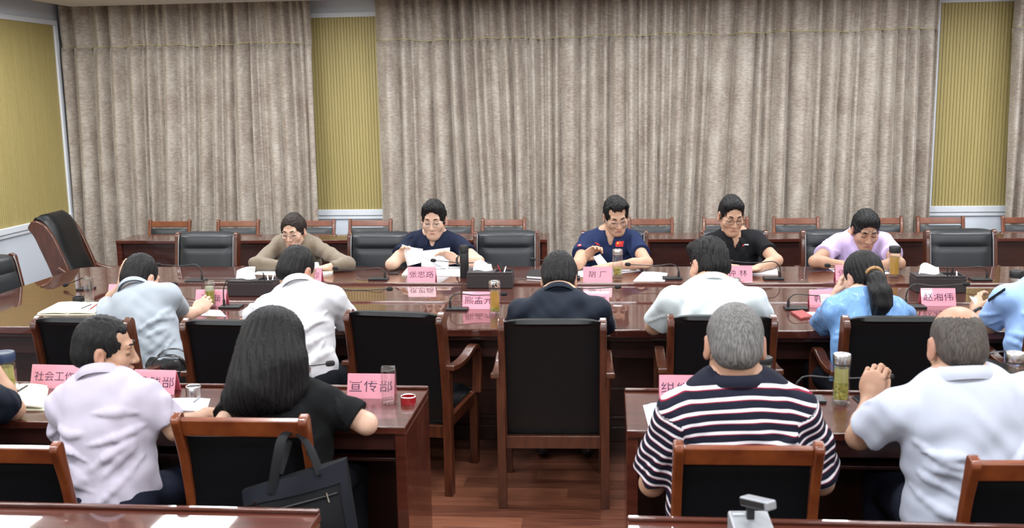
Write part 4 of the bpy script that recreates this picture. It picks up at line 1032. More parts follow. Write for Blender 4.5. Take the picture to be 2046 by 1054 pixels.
PE['ink'] = person('man in an ink-navy shirt seen from behind in the aisle armchair', 1.06, seat=hip(1120, 700, 5.02), neck=at(1117, 590, 5.12), F=(0, 1),
    head=at(1117, 558, 5.24), hyaw=0, hpitch=.40, hs=1.08, L=dict(e=at(1030, 650, 5.30), w=atz(1085, 604, .80), d=(.5, .8, 0)), R=dict(e=at(1207, 652, 5.30), w=atz(1160, 606, .80), d=(-.5, .8, 0), st=.86),
    skin=SK_MID, shirt=C['ink'], trousers=C['trouser'], collar='polo', sh_w=.182, hair_kw=dict(top=.012, side=.010, nape=-.06, back=.010, rough=.003), feet=None)
PE['mint'] = person('man in an off-white shirt with a watch, back turned, right of centre', 1.10, seat=hip(1425, 700, 5.05), neck=at(1423, 566, 5.17), F=(-.05, 1),
    head=at(1416, 533, 5.26), hyaw=-.50, hpitch=.32, hroll=-.12, hs=1.10, L=dict(e=at(1306, 652, 5.30), w=at(1311, 622, 5.42), d=(.25, .9, .2), n=(.5, 0, -.8), c=.5, st=.80), R=dict(e=at(1530, 655, 5.30), w=atz(1480, 604, .80), d=(-.4, .8, 0)),
    skin=SK_MID, shirt=C['mint'], trousers=C['trouser'], collar='band', sh_w=.182, girth=1.05, hair_kw=dict(top=.016, lift=.012, part=-.02, nape=-.06, back=.010, rough=.004))
tp = [at(1744, 541, 5.20), at(1752, 560, 5.10), at(1758, 585, 5.05), at(1760, 606, 5.04), at(1752, 632, 5.05)]
PE['silk'] = person('woman in light blue satin with a long low ponytail', 1.02, seat=hip(1735, 700, 5.05), neck=at(1728, 590, 5.20), F=(-.1, 1),
    head=at(1723, 555, 5.27), hyaw=-.45, hpitch=.30, hs=1.03, L=dict(e=at(1643, 648, 5.36), w=at(1672, 588, 5.42), d=(.28, .1, .9), n=(.8, -.2, .2), c=.6, st=.97), R=dict(e=at(1806, 632, 5.36), w=atz(1780, 604, .80), d=(-.5, .8, 0), st=.97),
    skin=SK_PALE, shirt=C['silk'], trousers=C['trouser'], collar='band', hair='ponytail', sh_w=.150, hair_kw=dict(top=.010, side=.010, back=.012, tail=tp, tail_r=[.024, .042, .052, .050, .026], rough=.0022, front=.070))
PE['police'] = person('officer in a light blue uniform shirt at the right edge, holding papers', 1.06, seat=hip(2085, 700, 5.08), neck=at(2086, 566, 5.22), F=(-.1, 1),
    head=at(2090, 522, 5.30), hyaw=-.1, hpitch=.3, hs=1.06, L=dict(e=at(1976, 650, 5.36), w=at(1951, 621, 5.44), d=(.2, .75, .5), n=(.6, .0, -.4), c=.6, st=.80), R=dict(e=at(2180, 650, 5.36), w=atz(2140, 606, .80), d=(-.4, .8, 0)),
    skin=SK_MID, shirt=C['police'], trousers=C['trouser_blue'], collar='shirt', sh_w=.175)
# ---- front row, nearest the camera
PE['palelav'] = person('man in a pale lavender shirt with his face turned to the right, front row left', 1.03, seat=hip(222, 940, 3.42), neck=at(206, 752, 3.52), F=(.06, 1),
    head=at(210, 703, 3.56), hyaw=1.25, hpitch=.10, hs=1.04, L=dict(e=at(140, 900, 3.62), w=at(255, 880, 3.72), d=(.5, -.3, -.8), n=(-.5, .3, -.6), c=.8), R=dict(e=atz(352, 858, .80), w=atz(412, 828, .80), d=(.9, .4, 0), c=.3, st=.80),
    skin=SK_TAN, shirt=C['palelav'], trousers=C['trouser_blue'], collar='shirt', sh_w=.160, sh_t=.81, hair_kw=dict(top=.010, nape=-.05, front=.080, side=.004, temples=.9), res=.0055)
hc = at(545, 690, 3.60)
def hp(px, py, y): return A3(at(px, py, y))
mass = [(hp(545, 670, 3.60), hp(540, 720, 3.55), .112, .118), (hp(540, 720, 3.55), hp(520, 770, 3.50), .112, .098), (hp(520, 770, 3.50), hp(500, 800, 3.49), .09, .055), (hp(540, 740, 3.52), hp(560, 792, 3.50), .09, .06), (hp(575, 730, 3.55), hp(592, 772, 3.54), .06, .045), (hp(500, 740, 3.53), hp(462, 790, 3.50), .06, .03), (hp(500, 770, 3.49), hp(470, 806, 3.49), .06, .03)]
PE['longhair'] = person('woman in a black short-sleeved top with long loose black hair', 1.04, seat=hip(560, 900, 3.50), neck=at(560, 772, 3.62), F=(.05, 1),
    head=A3(at(548, 712, 3.62)), hyaw=.25, hpitch=.18, hs=1.08, R=dict(e=atz(732, 846, .81), w=atz(668, 796, .80), d=(-.8, .5, 0), st=.78), L=dict(e=atz(448, 850, .81), w=atz(500, 800, .80), d=(.5, .8, 0)),
    skin=SK_PALE, shirt=C['tee'], trousers=C['trouser'], collar=None, hair='long', sh_w=.162, girth=1.08, hair_kw=dict(top=.012, side=.014, back=.02, mass=mass, rough=.0022, front=.070))
PE['stripe'] = person('heavy man in a navy polo with white and red stripes and short grey hair', 1.18, seat=hip(1478, 960, 3.44, .46), neck=at(1470, 768, 3.42), F=(0, 1),
    head=at(1468, 691, 3.44), hyaw=0, hpitch=.18, hs=1.20, L=dict(e=at(1303, 965, 3.52), w=at(1345, 930, 3.68), d=(.5, .8, 0), st=.86), R=dict(e=at(1640, 962, 3.52), w=at(1590, 930, 3.68), d=(-.5, .8, 0), st=.86),
    skin=SK_TAN, shirt=C['stripe'], smat=C['stripe_plain'], trousers=C['trouser'], collar='polo', cdz=.026, sh_w=.172, sh_t=.79, girth=1.22, stripe=True, hairm=HAIR_GREY, hair_kw=dict(top=.002, side=.002, back=.003, nape=-.062, rough=.0005, volume=.003))
PE['bald'] = person('balding man in a white shirt with a raised fist, front row right', 1.14, seat=hip(1945, 960, 3.40, .46), neck=at(1918, 752, 3.42), F=(-.06, 1),
    head=at(1912, 694, 3.46), hyaw=-.05, hpitch=0.2, hs=1.12, L=dict(e=atz(1716, 872, .80), w=at(1738, 800, 3.70), d=(.12, .1, .9), n=(.5, .75, -.1), c=1.5, st=.72), R=dict(e=atz(2120, 880, .82), w=atz(2080, 830, .82), d=(-.5, .7, 0)),
    skin=SK_TAN, shirt=C['bluewhite'], trousers=C['trouser_blue'], collar='shirt', cdz=.016, sh_w=.185, girth=1.12, hair='stub', hairm=HAIR_STUB, hair_kw=dict(top=-.002, side=.002, back=.002, nape=-.058, bald=(0, .03, .125, .058), rough=.0002))
PE['edge'] = person('person cut by the left edge, bare forearm propped on the front-row desk', 1.05, seat=hip(-120, 950, 3.42), neck=at(-118, 770, 3.55), F=(0, 1),
    head=at(-110, 700, 3.60), hyaw=.1, hpitch=.2, hs=1.05, R=dict(e=atz(28, 818, .80), w=at(-22, 722, 3.72), d=(-.3, .1, .9), n=(-.8, 0, 0), c=.5, st=.66), L=dict(e=atz(-230, 850, .8), w=atz(-180, 800, .8), d=(.3, .9, 0)),
    skin=SK_MID, shirt=C['ink'], trousers=C['trouser'], sh_w=.170)
# ---------------------------------------------------------------- things on the tables
def lettering(txt, size, parent, Mx, m_=None, spacing=1.0, bold=0.0, name='lettering'):
    cu = bpy.data.curves.new('t', 'FONT'); cu.body = txt; cu.size = size; cu.align_x = 'CENTER'; cu.align_y = 'CENTER'; cu.space_character = spacing
    cu.resolution_u = 3; cu.offset = bold; cu.extrude = .0002
    to = bpy.data.objects.new('t', cu); COL.objects.link(to); dg = bpy.context.evaluated_depsgraph_get()
    me = bpy.data.meshes.new_from_object(to.evaluated_get(dg)); bpy.data.objects.remove(to); me.name = name
    me.materials.clear(); me.materials.append(m_ or M['ink'])
    o = bpy.data.objects.new(name, me); COL.objects.link(o); o.parent = parent; o.matrix_local = Mx; return o
def name_card(txt, px, py, label, w=.193, h=.098, rz=0., dep=.035, size=.062, spacing=1.0, z=TZ, tx=0.):
    """acrylic tent with a pink card in it; px,py is the middle of its near bottom edge"""
    p = atz(px, py, z); t = thing('name_card', label, 'name card', (p.x, p.y + dep, z), rz, 'pink name cards on the tables')
    th = .003
    fr_ = MB().prism([(-dep, 0), (-dep + th, 0), (th / 2, h - .001), (-th / 2, h)], 0, -w / 2, w / 2)
    obj('front_panel', fr_, M['pink'], t, bevel=.0006)
    obj('back_panel', MB().prism([(dep - th, 0), (dep, 0), (th / 2, h), (-th / 2, h - .001)], 0, -w / 2, w / 2), M['pink_dark'], t, bevel=.0006)
    a = math.atan2(h, dep); Mx = Matrix.Translation((tx, -dep / 2 - .0012, h * .49)) @ Matrix.Rotation(a, 4, 'X')
    if txt: lettering(txt, size, t, Mx, spacing=spacing, bold=.0)
    return t
name_card('张思路', 841.5, 563, 'pink name card with three characters in front of the man holding papers', size=.056, spacing=1.05)
name_card('胡 广', 1194, 563, 'pink name card with two characters left of the clear silver-capped bottle', size=.053, spacing=1.1)
name_card('钟 林', 1474, 561, 'pink name card with two characters in front of the man in black polo', size=.053, spacing=1.1)
name_card('张', 1700, 560, 'pink name card half hidden by the ponytailed woman, before the man in lavender', size=.053, tx=-.055)
name_card('珍', 614, 565, 'pink name card of the woman in olive, mostly behind the man in white', size=.053, tx=.058)
name_card('高 磊', 420, 612, 'pink name card behind the green tea bottle at the left', size=.053, spacing=1.15)
name_card('熊孟元', 956, 617, 'pink name card with three characters at the empty near-side armchair', size=.056, spacing=1.05)
name_card('波', 1184, 617, 'pink name card half hidden behind the shoulder of the man in ink-navy', size=.053, tx=.052)
name_card('韩', 1652, 614, 'pink name card behind the white paper cup near the red phone', size=.053, tx=-.045)
name_card('赵湘伟', 1876, 611, 'pink name card with three characters in front of the right tissue caddy', size=.056, spacing=1.05)
name_card('', 645, 606, 'pink name card of which only a corner shows right of the white-shirted man', size=.053, spacing=1.1)
name_card('', 244, 600, 'pink name card hidden but for a corner left of the man in grey-blue', size=.053, spacing=1.1)
name_card('社会工作部', 117, 776, 'pink name card reading 社会工作部 behind the pale lavender shoulder', size=.048, w=.27, spacing=1.0, rz=-.05)
name_card('统战部', 307, 787, 'pink name card reading 统战部 beside the steel cup lid', size=.060, w=.19, spacing=1.1, rz=-.06)
name_card('宣传部', 740, 796, 'pink name card reading 宣传部 behind the empty clear bottle', size=.060, w=.20, spacing=1.15)
name_card('组织部', 1367, 800, 'pink name card reading 组织部 behind the striped shoulder', size=.060, w=.20, spacing=1.15)

def mic(px, py, label, hx, hy, htop=.16, bw=.13, z=TZ, d_end=None):
    """base plate at px,py ; hx,hy: where its head shows, at the base's own depth unless d_end"""
    p = atz(px, py, z); t = thing('gooseneck_microphone', label, 'microphone', (p.x, p.y, z), 0, 'gooseneck microphones')
    hp_ = at(hx, hy, p.y + (d_end if d_end is not None else .02)) - p
    sg = 1 if hp_.x > 0 else -1
    obj('base', MB().box((-bw / 2, -.045, 0), (bw / 2, .045, .014)), M['black_plastic'], t, bevel=.004)
    b0 = Vector((-sg * bw * .33, 0, .012)); h_ = max(hp_.z, .07)
    pts = spline([b0, b0 + Vector((0, 0, h_ * .45)), b0 + Vector((sg * .012, 0, h_ * .72)), b0 + Vector((sg * .05, hp_.y * .2, h_ * .92)), b0.lerp(hp_, .5) * 1 + Vector((0, 0, (h_ - b0.lerp(hp_, .5).z) * .85)), hp_], 6)
    n = len(pts); obj('gooseneck', MB().tube(pts, [.0042 - .0014 * i / n for i in range(n)], 8), M['black_plastic'], t, smooth='auto')
    obj('stem_foot', MB().lathe([(.008, 0), (.008, .03), (.004, .045)], b0), M['black_plastic'], t, smooth='auto')
    dv = (pts[-1] - pts[-4]).normalized(); c0 = hp_ - dv * .012; c1 = hp_ + dv * .028
    q = [c0 + (c1 - c0) * k for k in (0, .06, .2, .5, .8, .95, 1)]
    obj('foam_head', MB().tube(q, [.004, .009, .0125, .013, .0125, .009, .004], 12), M['black_foam'], t, smooth=True)
    return t
F_ = 'gooseneck microphone '
mic(172, 578, F_ + 'at the far left of the table, beside the tall empty bottle', 133, 568, bw=.10)
mic(392, 562, F_ + 'behind the man in grey-blue, its neck reaching left past his head', 318, 528)
mic(278, 592, F_ + 'low beside the ear of the man in grey-blue', 346, 567, bw=.10)
mic(462, 614, F_ + 'left of the white-shirted man, base by the brown tissue box', 600, 556)
mic(757, 558, F_ + 'right of the woman in olive, pointing left', 672, 536)
mic(664, 606, F_ + 'pointing right above the inset panel, right of the white-shirted man', 776, 577)
mic(975, 558, F_ + 'hidden by the middle tissue box, head before the stack of papers', 868, 520, d_end=.12)
mic(914, 618, F_ + 'with its neck crossing the card at the empty armchair', 1004, 587)
mic(1140, 556, F_ + 'behind the head of the man in ink-navy, foam to his left', 1066, 518)
mic(1128, 612, F_ + 'rising past the right shoulder of the man in ink-navy', 1232, 573, bw=.10)
mic(1343, 557, F_ + 'right of the man with the flag, pointing left over loose sheets', 1257, 528)
mic(1545, 557, F_ + 'right of the man in black polo, pointing left to his hands', 1462, 522)
mic(1590, 617, F_ + 'behind the red phone, left of the ponytailed woman', 1700, 588)
mic(1738, 558, F_ + 'in front of the man in lavender, left of the ponytailed woman', 1656, 530)
mic(1825, 614, F_ + 'right of the ponytailed woman, reaching over the right tissue box', 1928, 567)
mic(1958, 559, F_ + 'behind the right tissue box, facing the empty armchair', 1866, 533)
mic(590, 780, F_ + 'on the left front desk, head right of the long black hair', 656, 726, bw=.10)
mic(1612, 800, F_ + 'on the right front desk beside the tea bottle with yellow leaves', 1772, 752, bw=.14)

def tissue_box(px, py, label, w=.30, d=.15, h=.105, pens=None, rz=0):
    p = atz(px, py, TZ); t = thing('tissue_box', label, 'tissue box', (p.x, p.y + d / 2, TZ - .006), rz, 'brown desk caddies with tissues')
    m_ = MB(); m_.box((-w / 2, -d / 2, 0), (w / 2, d / 2, h - .014))
    obj('case', m_, M['brown_leatherette'], t, bevel=.005)
    lid = MB(); lid.box((-w / 2 + .002, -d / 2 + .002, h - .014), (w * .12, d / 2 - .002, h))
    lid.box((w * .12, -d / 2 + .002, h - .014), (w / 2 - .002, -d / 2 + .012, h)); lid.box((w / 2 - .012, -d / 2 + .012, h - .014), (w / 2 - .002, d / 2 - .002, h)); lid.box((w * .12, d / 2 - .012, h - .014), (w / 2 - .012, d / 2 - .002, h))
    obj('lid', lid, M['brown_leatherette'], t, bevel=.003)
    rnd = random.Random(len(label))
    def tis(u, v):
        a = (u - .5) * .13; z_ = h - .004 + v * (.058 + .012 * math.sin(u * 5)); return Vector((-w * .17 + a * (1 - .15 * v), .02 * math.sin(u * 7) * (1 - v * .5) + .03 * v * math.sin(u * 3.2), z_))
    obj('tissue', MB().sheet(tis, 14, 6, .0025), M['tissue'], t, smooth=True)
    for i, (cx_, hh, mm) in enumerate(pens or []):
        b0 = Vector((cx_, .0, h - .03)); b1 = b0 + Vector((rnd.uniform(-.03, .02), rnd.uniform(-.02, .02), hh))
        obj('pen', MB().tube([b0, b0.lerp(b1, .85), b1], [.0045, .0045, .002], 8), mm, t, smooth='auto')
    return t
blk, red, whp = M['black_plastic'], M['red_lacquer'], M['paper']
tissue_box(500, 590, 'brown tissue caddy behind the white-shirted man, with remote and pens', h=.10, pens=[(.07, .07, blk), (.085, .075, blk), (.10, .06, whp), (.12, .055, whp)])
tissue_box(978, 574, 'brown tissue caddy in the middle beside the black thermos', pens=[(.075, .07, red), (.09, .085, blk), (.085, .06, whp), (.13, .06, blk)])
tissue_box(1880, 583, 'brown tissue caddy at the right beside the empty far armchair', pens=[(.06, .075, blk), (.075, .075, blk), (.10, .07, blk), (.115, .05, whp)])

def bottle(px, py, label, h=.20, r=.031, cap=None, caph=.03, tea=None, fill=.7, leaves=0, leafm=None, z=TZ, group=None, name='glass_bottle', open_neck=False):
    p = atz(px, py, z); t = thing(name, label, 'bottle', (p.x, p.y + r, z), 0, group)
    hb = h - (caph if cap else 0)
    obj('glass_wall', MB().lathe([(r * .93, .002), (r, .008), (r, hb * .93), (r * .93, hb * .97), (r * .90, hb), (r * .84, hb), (r * .84, hb * .97), (r * .90, hb * .93), (r * .90, .02)], n=28), M['glass'], t, smooth='auto')
    obj('glass_base', MB().lathe([(r * .9, 0), (r * .99, .004), (r * .99, .016), (r * .88, .022), (0, .022)], n=28), M['thick_glass'], t, smooth='auto')
    if tea:
        obj('tea', MB().lathe([(r * .78, .0235), (r * .78, .026 + (hb - .03) * fill), (0, .026 + (hb - .03) * fill)], n=24), tea, t, smooth='auto')
    if leaves:
        o = obj('tea_leaves', MB().lathe([(r * .80, .023), (r * .81, .026 + leaves), (r * .5, .03 + leaves), (0, .027 + leaves)], n=24), leafm or M['tea_leaf'], t, smooth='auto')
    if cap:
        obj('cap', MB().lathe([(r * 1.0, hb - .002), (r * 1.02, hb + .002), (r * 1.02, h - .004), (r * .96, h), (r * .6, h), (r * .55, h - .002), (0, h - .002)], n=32), cap, t, smooth='auto')
        obj('cap_ring', MB().lathe([(r * .96, hb - .008), (r * .99, hb - .006), (r * .96, hb - .001)], n=28), M['black_plastic'], t, smooth='auto')
    if open_neck:
        obj('screw_neck', MB().tube([Vector((r * .88 * math.cos(k * .3), r * .88 * math.sin(k * .3), hb * .90 + .0006 * k)) for k in range(43)], .0022, 6), M['thick_glass'], t, smooth=True)
    return t
bottle(175, 611, 'tall empty clear bottle at the left end of the table beside its black cap', h=.175, r=.030, open_neck=True)
bottle(417, 615, 'bottle of green tea full of leaves in front of a pink card at the left', h=.155, r=.032, cap=None, tea=M['pale_tea'], fill=.80, leaves=.075, open_neck=True)
bottle(988, 630, 'bottle of amber tea with silver cap at the empty armchair', h=.195, r=.032, cap=M['chrome'], caph=.034, tea=M['amber_tea'], fill=.86, leaves=.02)
bottle(1234, 556, 'clear silver-capped bottle with leaves at its bottom, before the man with the flag', h=.195, r=.034, cap=M['steel'], caph=.034, tea=None, leaves=.04)
bottle(1789, 556, 'bottle of dark amber tea with black cap near the man in lavender', h=.21, r=.037, cap=M['black_plastic'], caph=.036, tea=M['amber_tea'], fill=.80)
bottle(2034, 590, 'black-capped clear bottle half hidden by the light blue uniform', h=.145, r=.040, cap=M['black_plastic'], caph=.036)
bottle(1466, 612, 'silver-capped steel flask just behind the off-white collar', h=.16, r=.040, cap=M['steel'], caph=.05, tea=M['pale_tea'])
bottle(775, 810, 'empty clear bottle without a lid covering part of the 宣传部 card', h=.150, r=.031, open_neck=True)
bottle(1683, 811, 'tall silver-capped tea bottle with yellow leaves on the right front desk', h=.205, r=.0345, cap=M['steel'], caph=.036, tea=M['green_tea'], fill=.88, leaves=.065)
bottle(1527, 790, 'pale tea bottle with a black clip lid behind the striped man', h=.155, r=.036, cap=M['black_plastic'], caph=.02, tea=M['pale_tea'], fill=.95)
bottle(2030, 800, 'silver-capped clear bottle at the right edge by the balding man', h=.19, r=.036, cap=M['steel'], caph=.034, tea=M['pale_tea'], fill=.5)
bottle(2, 795, 'wide tea jar with a navy lid at the left edge', h=.19, r=.046, cap=M['navy_plastic'], caph=.036, tea=M['green_tea'], fill=.8, leaves=.05)
p = atz(927, 556, TZ); t = thing('thermos_flask', 'matte black thermos flask left of the middle tissue box', 'thermos', (p.x, p.y + .03, TZ))
obj('flask_body', MB().lathe([(.029, 0), (.031, .004), (.031, .165), (.029, .17)], n=28), M['black_plastic'], t, smooth='auto'); obj('flask_lid', MB().lathe([(.029, .171), (.032, .174), (.032, .215), (.028, .226), (.012, .228), (0, .228)], n=28), M['black_plastic'], t, smooth='auto')
def lid(px, py, label, r, h, m_, rim, z=TZ):
    p = atz(px, py, z); t = thing('bottle_lid', label, 'lid', (p.x, p.y + r, z))
    obj('lid_shell', MB().lathe([(r, 0), (r, h), (r * .86, h), (r * .84, h * .25), (0, h * .25)], n=28), m_, t, smooth='auto')
    obj('rim', MB().tube([Vector((r * .93 * math.cos(2 * PI * k / 24), r * .93 * math.sin(2 * PI * k / 24), h)) for k in range(25)], r * .08, 6, cap=False), rim, t, smooth=True)
    return t
lid(152, 606, 'black bottle cap lying beside the tall empty bottle', .036, .034, M['black_plastic'], M['black_plastic'])
lid(381, 790, 'brushed steel lid lying open side up beside the 统战部 card', .033, .032, M['steel'], M['chrome'])
lid(813, 810, 'red lacquered lid with steel rim at the aisle end of the left front desk', .032, .030, M['red_lacquer'], M['chrome'])
def cup(px, py, label, z=TZ):
    p = atz(px, py, z); t = thing('paper_cup', label, 'cup', (p.x, p.y + .03, z)); obj('cup_wall', MB().lathe([(.026, 0), (.036, .085), (.0345, .085), (.0245, .004), (0, .004)], n=24), M['cup_white'], t, smooth='auto')
    obj('rim', MB().tube([Vector((.036 * math.cos(2 * PI * k / 24), .036 * math.sin(2 * PI * k / 24), .085)) for k in range(25)], .002, 6, cap=False), M['cup_white'], t, smooth=True)
cup(498, 560, 'white paper cup behind the left tissue caddy'); cup(1653, 622, 'white paper cup on the near side at the elbow of the ponytailed woman')

# ---- papers and books
def sheet(corners, label, name='paper_sheet', cat='paper', z=TZ, lines=8, th=.0016, curl=.004, m_=None, group=None, dz=0):
    """corners: four pixels (near-left, near-right, far-right, far-left) on the table top"""
    P_ = [atz(x, y, z) for x, y in corners]; c = sum(P_, Vector()) / 4; Q = [p - c for p in P_]
    t = thing(name, label, cat, (c.x, c.y, z + dz), 0, group)
    def fn(u, v):
        p = Q[0].lerp(Q[1], u).lerp(Q[3].lerp(Q[2], u), v); return Vector((p.x, p.y, th / 2 + .0006 + curl * math.sin(u * 3.1) * v))
    obj('page', MB().sheet(fn, 8, 6, th), m_ or M['paper'], t, smooth='auto')
    if lines:
        m2 = MB()
        for k in range(lines):
            v0 = .1 + .8 * k / lines; u1 = .9 if (k * 7) % 5 else .55
            a, b_, c_, d = fn(.1, v0), fn(u1, v0), fn(u1, v0 + .022), fn(.1, v0 + .022); up_ = Vector((0, 0, th / 2 + .0006))
            m2.add([a + up_, b_ + up_, c_ + up_, d + up_], [(0, 1, 2, 3)])
        o = obj('printed_lines', m2, M['grey_ink'], t); o['kind'] = 'stuff'
    return t
def notebook(corners, label, th=.012, z=TZ, open_=True, cover=None, page=None):
    P_ = [atz(x, y, z) for x, y in corners]; c = sum(P_, Vector()) / 4; Q = [p - c for p in P_]
    t = thing('notebook', label, 'notebook', (c.x, c.y, z))
    def slab(k, z0, z1):
        q = [p * k for p in Q]; return MB().add([(p.x, p.y, z0) for p in q] + [(p.x, p.y, z1) for p in q], [(3, 2, 1, 0), (4, 5, 6, 7), (0, 1, 5, 4), (1, 2, 6, 5), (2, 3, 7, 6), (3, 0, 4, 7)])
    obj('cover', slab(1.02, .0005, .003), cover or M['cream_paper'], t, bevel=.0008)
    if open_:
        for h0, h1 in ((0, .49), (.51, 1)):
            def fn(u, v):
                p = Q[0].lerp(Q[1], h0 + (h1 - h0) * u).lerp(Q[3].lerp(Q[2], h0 + (h1 - h0) * u), v); uu = u if h0 == 0 else 1 - u
                return Vector((p.x * .98, p.y * .98, .003 + th * (.55 + .45 * math.sin(uu * PI * .8))))
            obj('page_block', MB().sheet(fn, 8, 3, .006), page or M['cream_paper'], t, smooth='auto')
    else: obj('page_block', slab(.97, .003, th), page or M['paper'], t, bevel=.0008); obj('front_cover', slab(1.02, th, th + .0025), cover or M['cream_paper'], t, bevel=.0008)
    return t
def pen(a, b_, label, m_, z=TZ, dz=.004):
    p, q = atz(*a, z), atz(*b_, z); c = (p + q) / 2; t = thing('pen', label, 'pen', (c.x, c.y, z + dz)); d = q - p
    obj('barrel', MB().tube([-d / 2, d * .35], [.0045, .0045], 8), m_, t, smooth='auto'); obj('tip', MB().tube([d * .35, d / 2], [.0045, .001], 8), M['chrome'], t, smooth='auto')
notebook([(74, 629), (190, 629), (210, 608), (117, 607)], 'open cream notebook on the table at the left, pens lying on it')
pen((163, 622), (185, 613), 'black pen lying on the open cream notebook', blk, dz=.018); pen((181, 623), (196, 612), 'red pen lying on the open cream notebook', red, dz=.018)
sheet([(352, 629), (452, 632), (440, 620), (372, 620)], 'white sheet under the writing hand of the man in grey-blue')
sheet([(630, 655), (668, 658), (690, 640), (650, 636)], 'white sheet under the right arm of the white-shirted man')
notebook([(640, 551), (664, 546), (669, 540), (646, 543)], 'small cream notebook beside the hand of the woman in olive', open_=False, th=.012)
sheet([(560, 551), (632, 548), (640, 538), (560, 540)], 'white sheets read by the woman in olive'); sheet([(505, 548), (556, 550), (560, 539), (520, 538)], 'white sheet behind the left tissue caddy')
notebook([(803, 551), (845, 552), (848, 536), (814, 537)], 'open cream folder under the stack of papers', open_=False, th=.008)
sheet([(868, 551), (955, 553), (948, 534), (855, 534)], 'white document lying under the elbow of the man holding papers', lines=10)
sheet([(1150, 553), (1220, 553), (1225, 540), (1156, 541)], 'white document in front of the man with the flag'); sheet([(1238, 546), (1280, 541), (1268, 533), (1240, 533)], 'white page right of the clear tea bottle')
sheet([(1265, 562), (1328, 562), (1334, 546), (1284, 543)], 'loose white sheet lying between the men in blue-navy and black polos', lines=6)
notebook([(1052, 556), (1082, 558), (1086, 545), (1060, 543)], 'black closed notebook left of the man in ink-navy', open_=False, cover=blk, th=.02)
sheet([(1500, 548), (1554, 549), (1552, 533), (1490, 534)], 'white document under the hand of the man in black polo', lines=10, th=.010)
sheet([(1672, 546), (1725, 548), (1722, 534), (1648, 533)], 'white document left before the man in lavender'); sheet([(1752, 547), (1778, 547), (1772, 533), (1750, 533)], 'white document right before the man in lavender')
sheet([(1635, 662), (1662, 655), (1645, 626), (1612, 624)], 'white sheet at the elbow of the ponytailed woman')
notebook([(1205, 656), (1232, 656), (1226, 632), (1206, 632)], 'dark notebook with a white page at the elbow of the man in ink-navy', open_=False, th=.010, cover=blk)
sheet([(1207, 650), (1226, 650), (1223, 634), (1207, 634)], 'white page lying on the dark notebook at the elbow of the man in ink-navy', dz=.0135, lines=0)
sheet([(1990, 630), (2040, 632), (2030, 612), (1992, 612)], 'white sheet on the table below the papers of the officer')
sheet([(330, 818), (412, 822), (420, 797), (330, 797)], 'white sheet on the left front desk beside the 统战部 card')
pen((388, 806), (400, 795), 'grey pen lying on the sheet beside the 统战部 card', M['grey_metal'], dz=.008)
notebook([(-40, 818), (88, 820), (96, 776), (-15, 772)], 'open cream notebook at the left edge with a pen across it', th=.016)
pen((36, 792), (58, 779), 'black pen lying across the open notebook at the left edge', blk, dz=.024)
sheet([(1296, 852), (1345, 850), (1330, 808), (1285, 810)], 'white folder with red edge beside the striped man', lines=0)
sheet([(1305, 828), (1345, 845), (1332, 808), (1297, 808)], 'light blue sheet on the folder beside the striped man', m_=mat('light_blue_paper', (.35, .62, .78), .6), lines=0, dz=.003)
# held papers
def held(name, label, P_, th=.003, bend=.02, nrm_=(0, -1, 0), cat='paper', m_=None, lines=10):
    """P_: four world points near-left, near-right, far-right, far-left of a sheet held in hands"""
    c = sum(P_, Vector()) / 4; Q = [p - c for p in P_]; t = thing(name, label, cat, c); nn = Vector(nrm_)
    def fn(u, v): return Q[0].lerp(Q[1], u).lerp(Q[3].lerp(Q[2], u), v) + nn * (bend * math.sin(PI * u) * (.3 + .7 * v))
    obj('page', MB().sheet(fn, 12, 10, th), m_ or M['paper'], t, smooth='auto'); return t
held('paper_stack', 'turned-over leaves of the paper stack held by the man in navy, left half', [at(814, 531, 7.26), at(841, 524, 7.22), at(845, 497, 7.20), at(803, 488, 7.28)], bend=.03)
held('paper_stack', 'right half of the paper stack held by the man in navy', [at(842, 532, 7.22), at(896, 534, 7.28), at(899, 494, 7.30), at(841, 501, 7.22)], bend=.012)
held('paper_sheet', 'lower loose leaf of the paper stack held by the man in navy', [at(843, 510, 7.21), at(894, 538, 7.20), at(897, 520, 7.26), at(862, 503, 7.24)], bend=.01)
held('paper_sheet', 'page lifted by the right hand of the man with the flag', [at(1200, 538, 7.24), at(1222, 536, 7.22), at(1199, 507, 7.26), at(1185, 512, 7.27)], bend=.015, th=.002)
held('paper_sheet', 'folded page in the hand of the woman in olive', [at(622, 545, 7.24), at(640, 538, 7.24), at(636, 524, 7.28), at(624, 522, 7.28)], bend=.01)
held('paper_sheet', 'page held up by the white-shirted man', [at(674, 618, 5.44), at(686, 622, 5.42), at(687, 595, 5.46), at(682, 598, 5.47)], bend=.006)
held('paper_sheet', 'papers held by the officer at the right edge', [at(1960, 624, 5.40), at(1985, 612, 5.42), at(1950, 594, 5.50), at(1937, 592, 5.50)], bend=.01, th=.005)
held('paper_sheet', 'page held by the ponytailed woman', [at(1688, 590, 5.46), at(1700, 590, 5.46), at(1698, 573, 5.50), at(1684, 578, 5.50)], bend=.004)
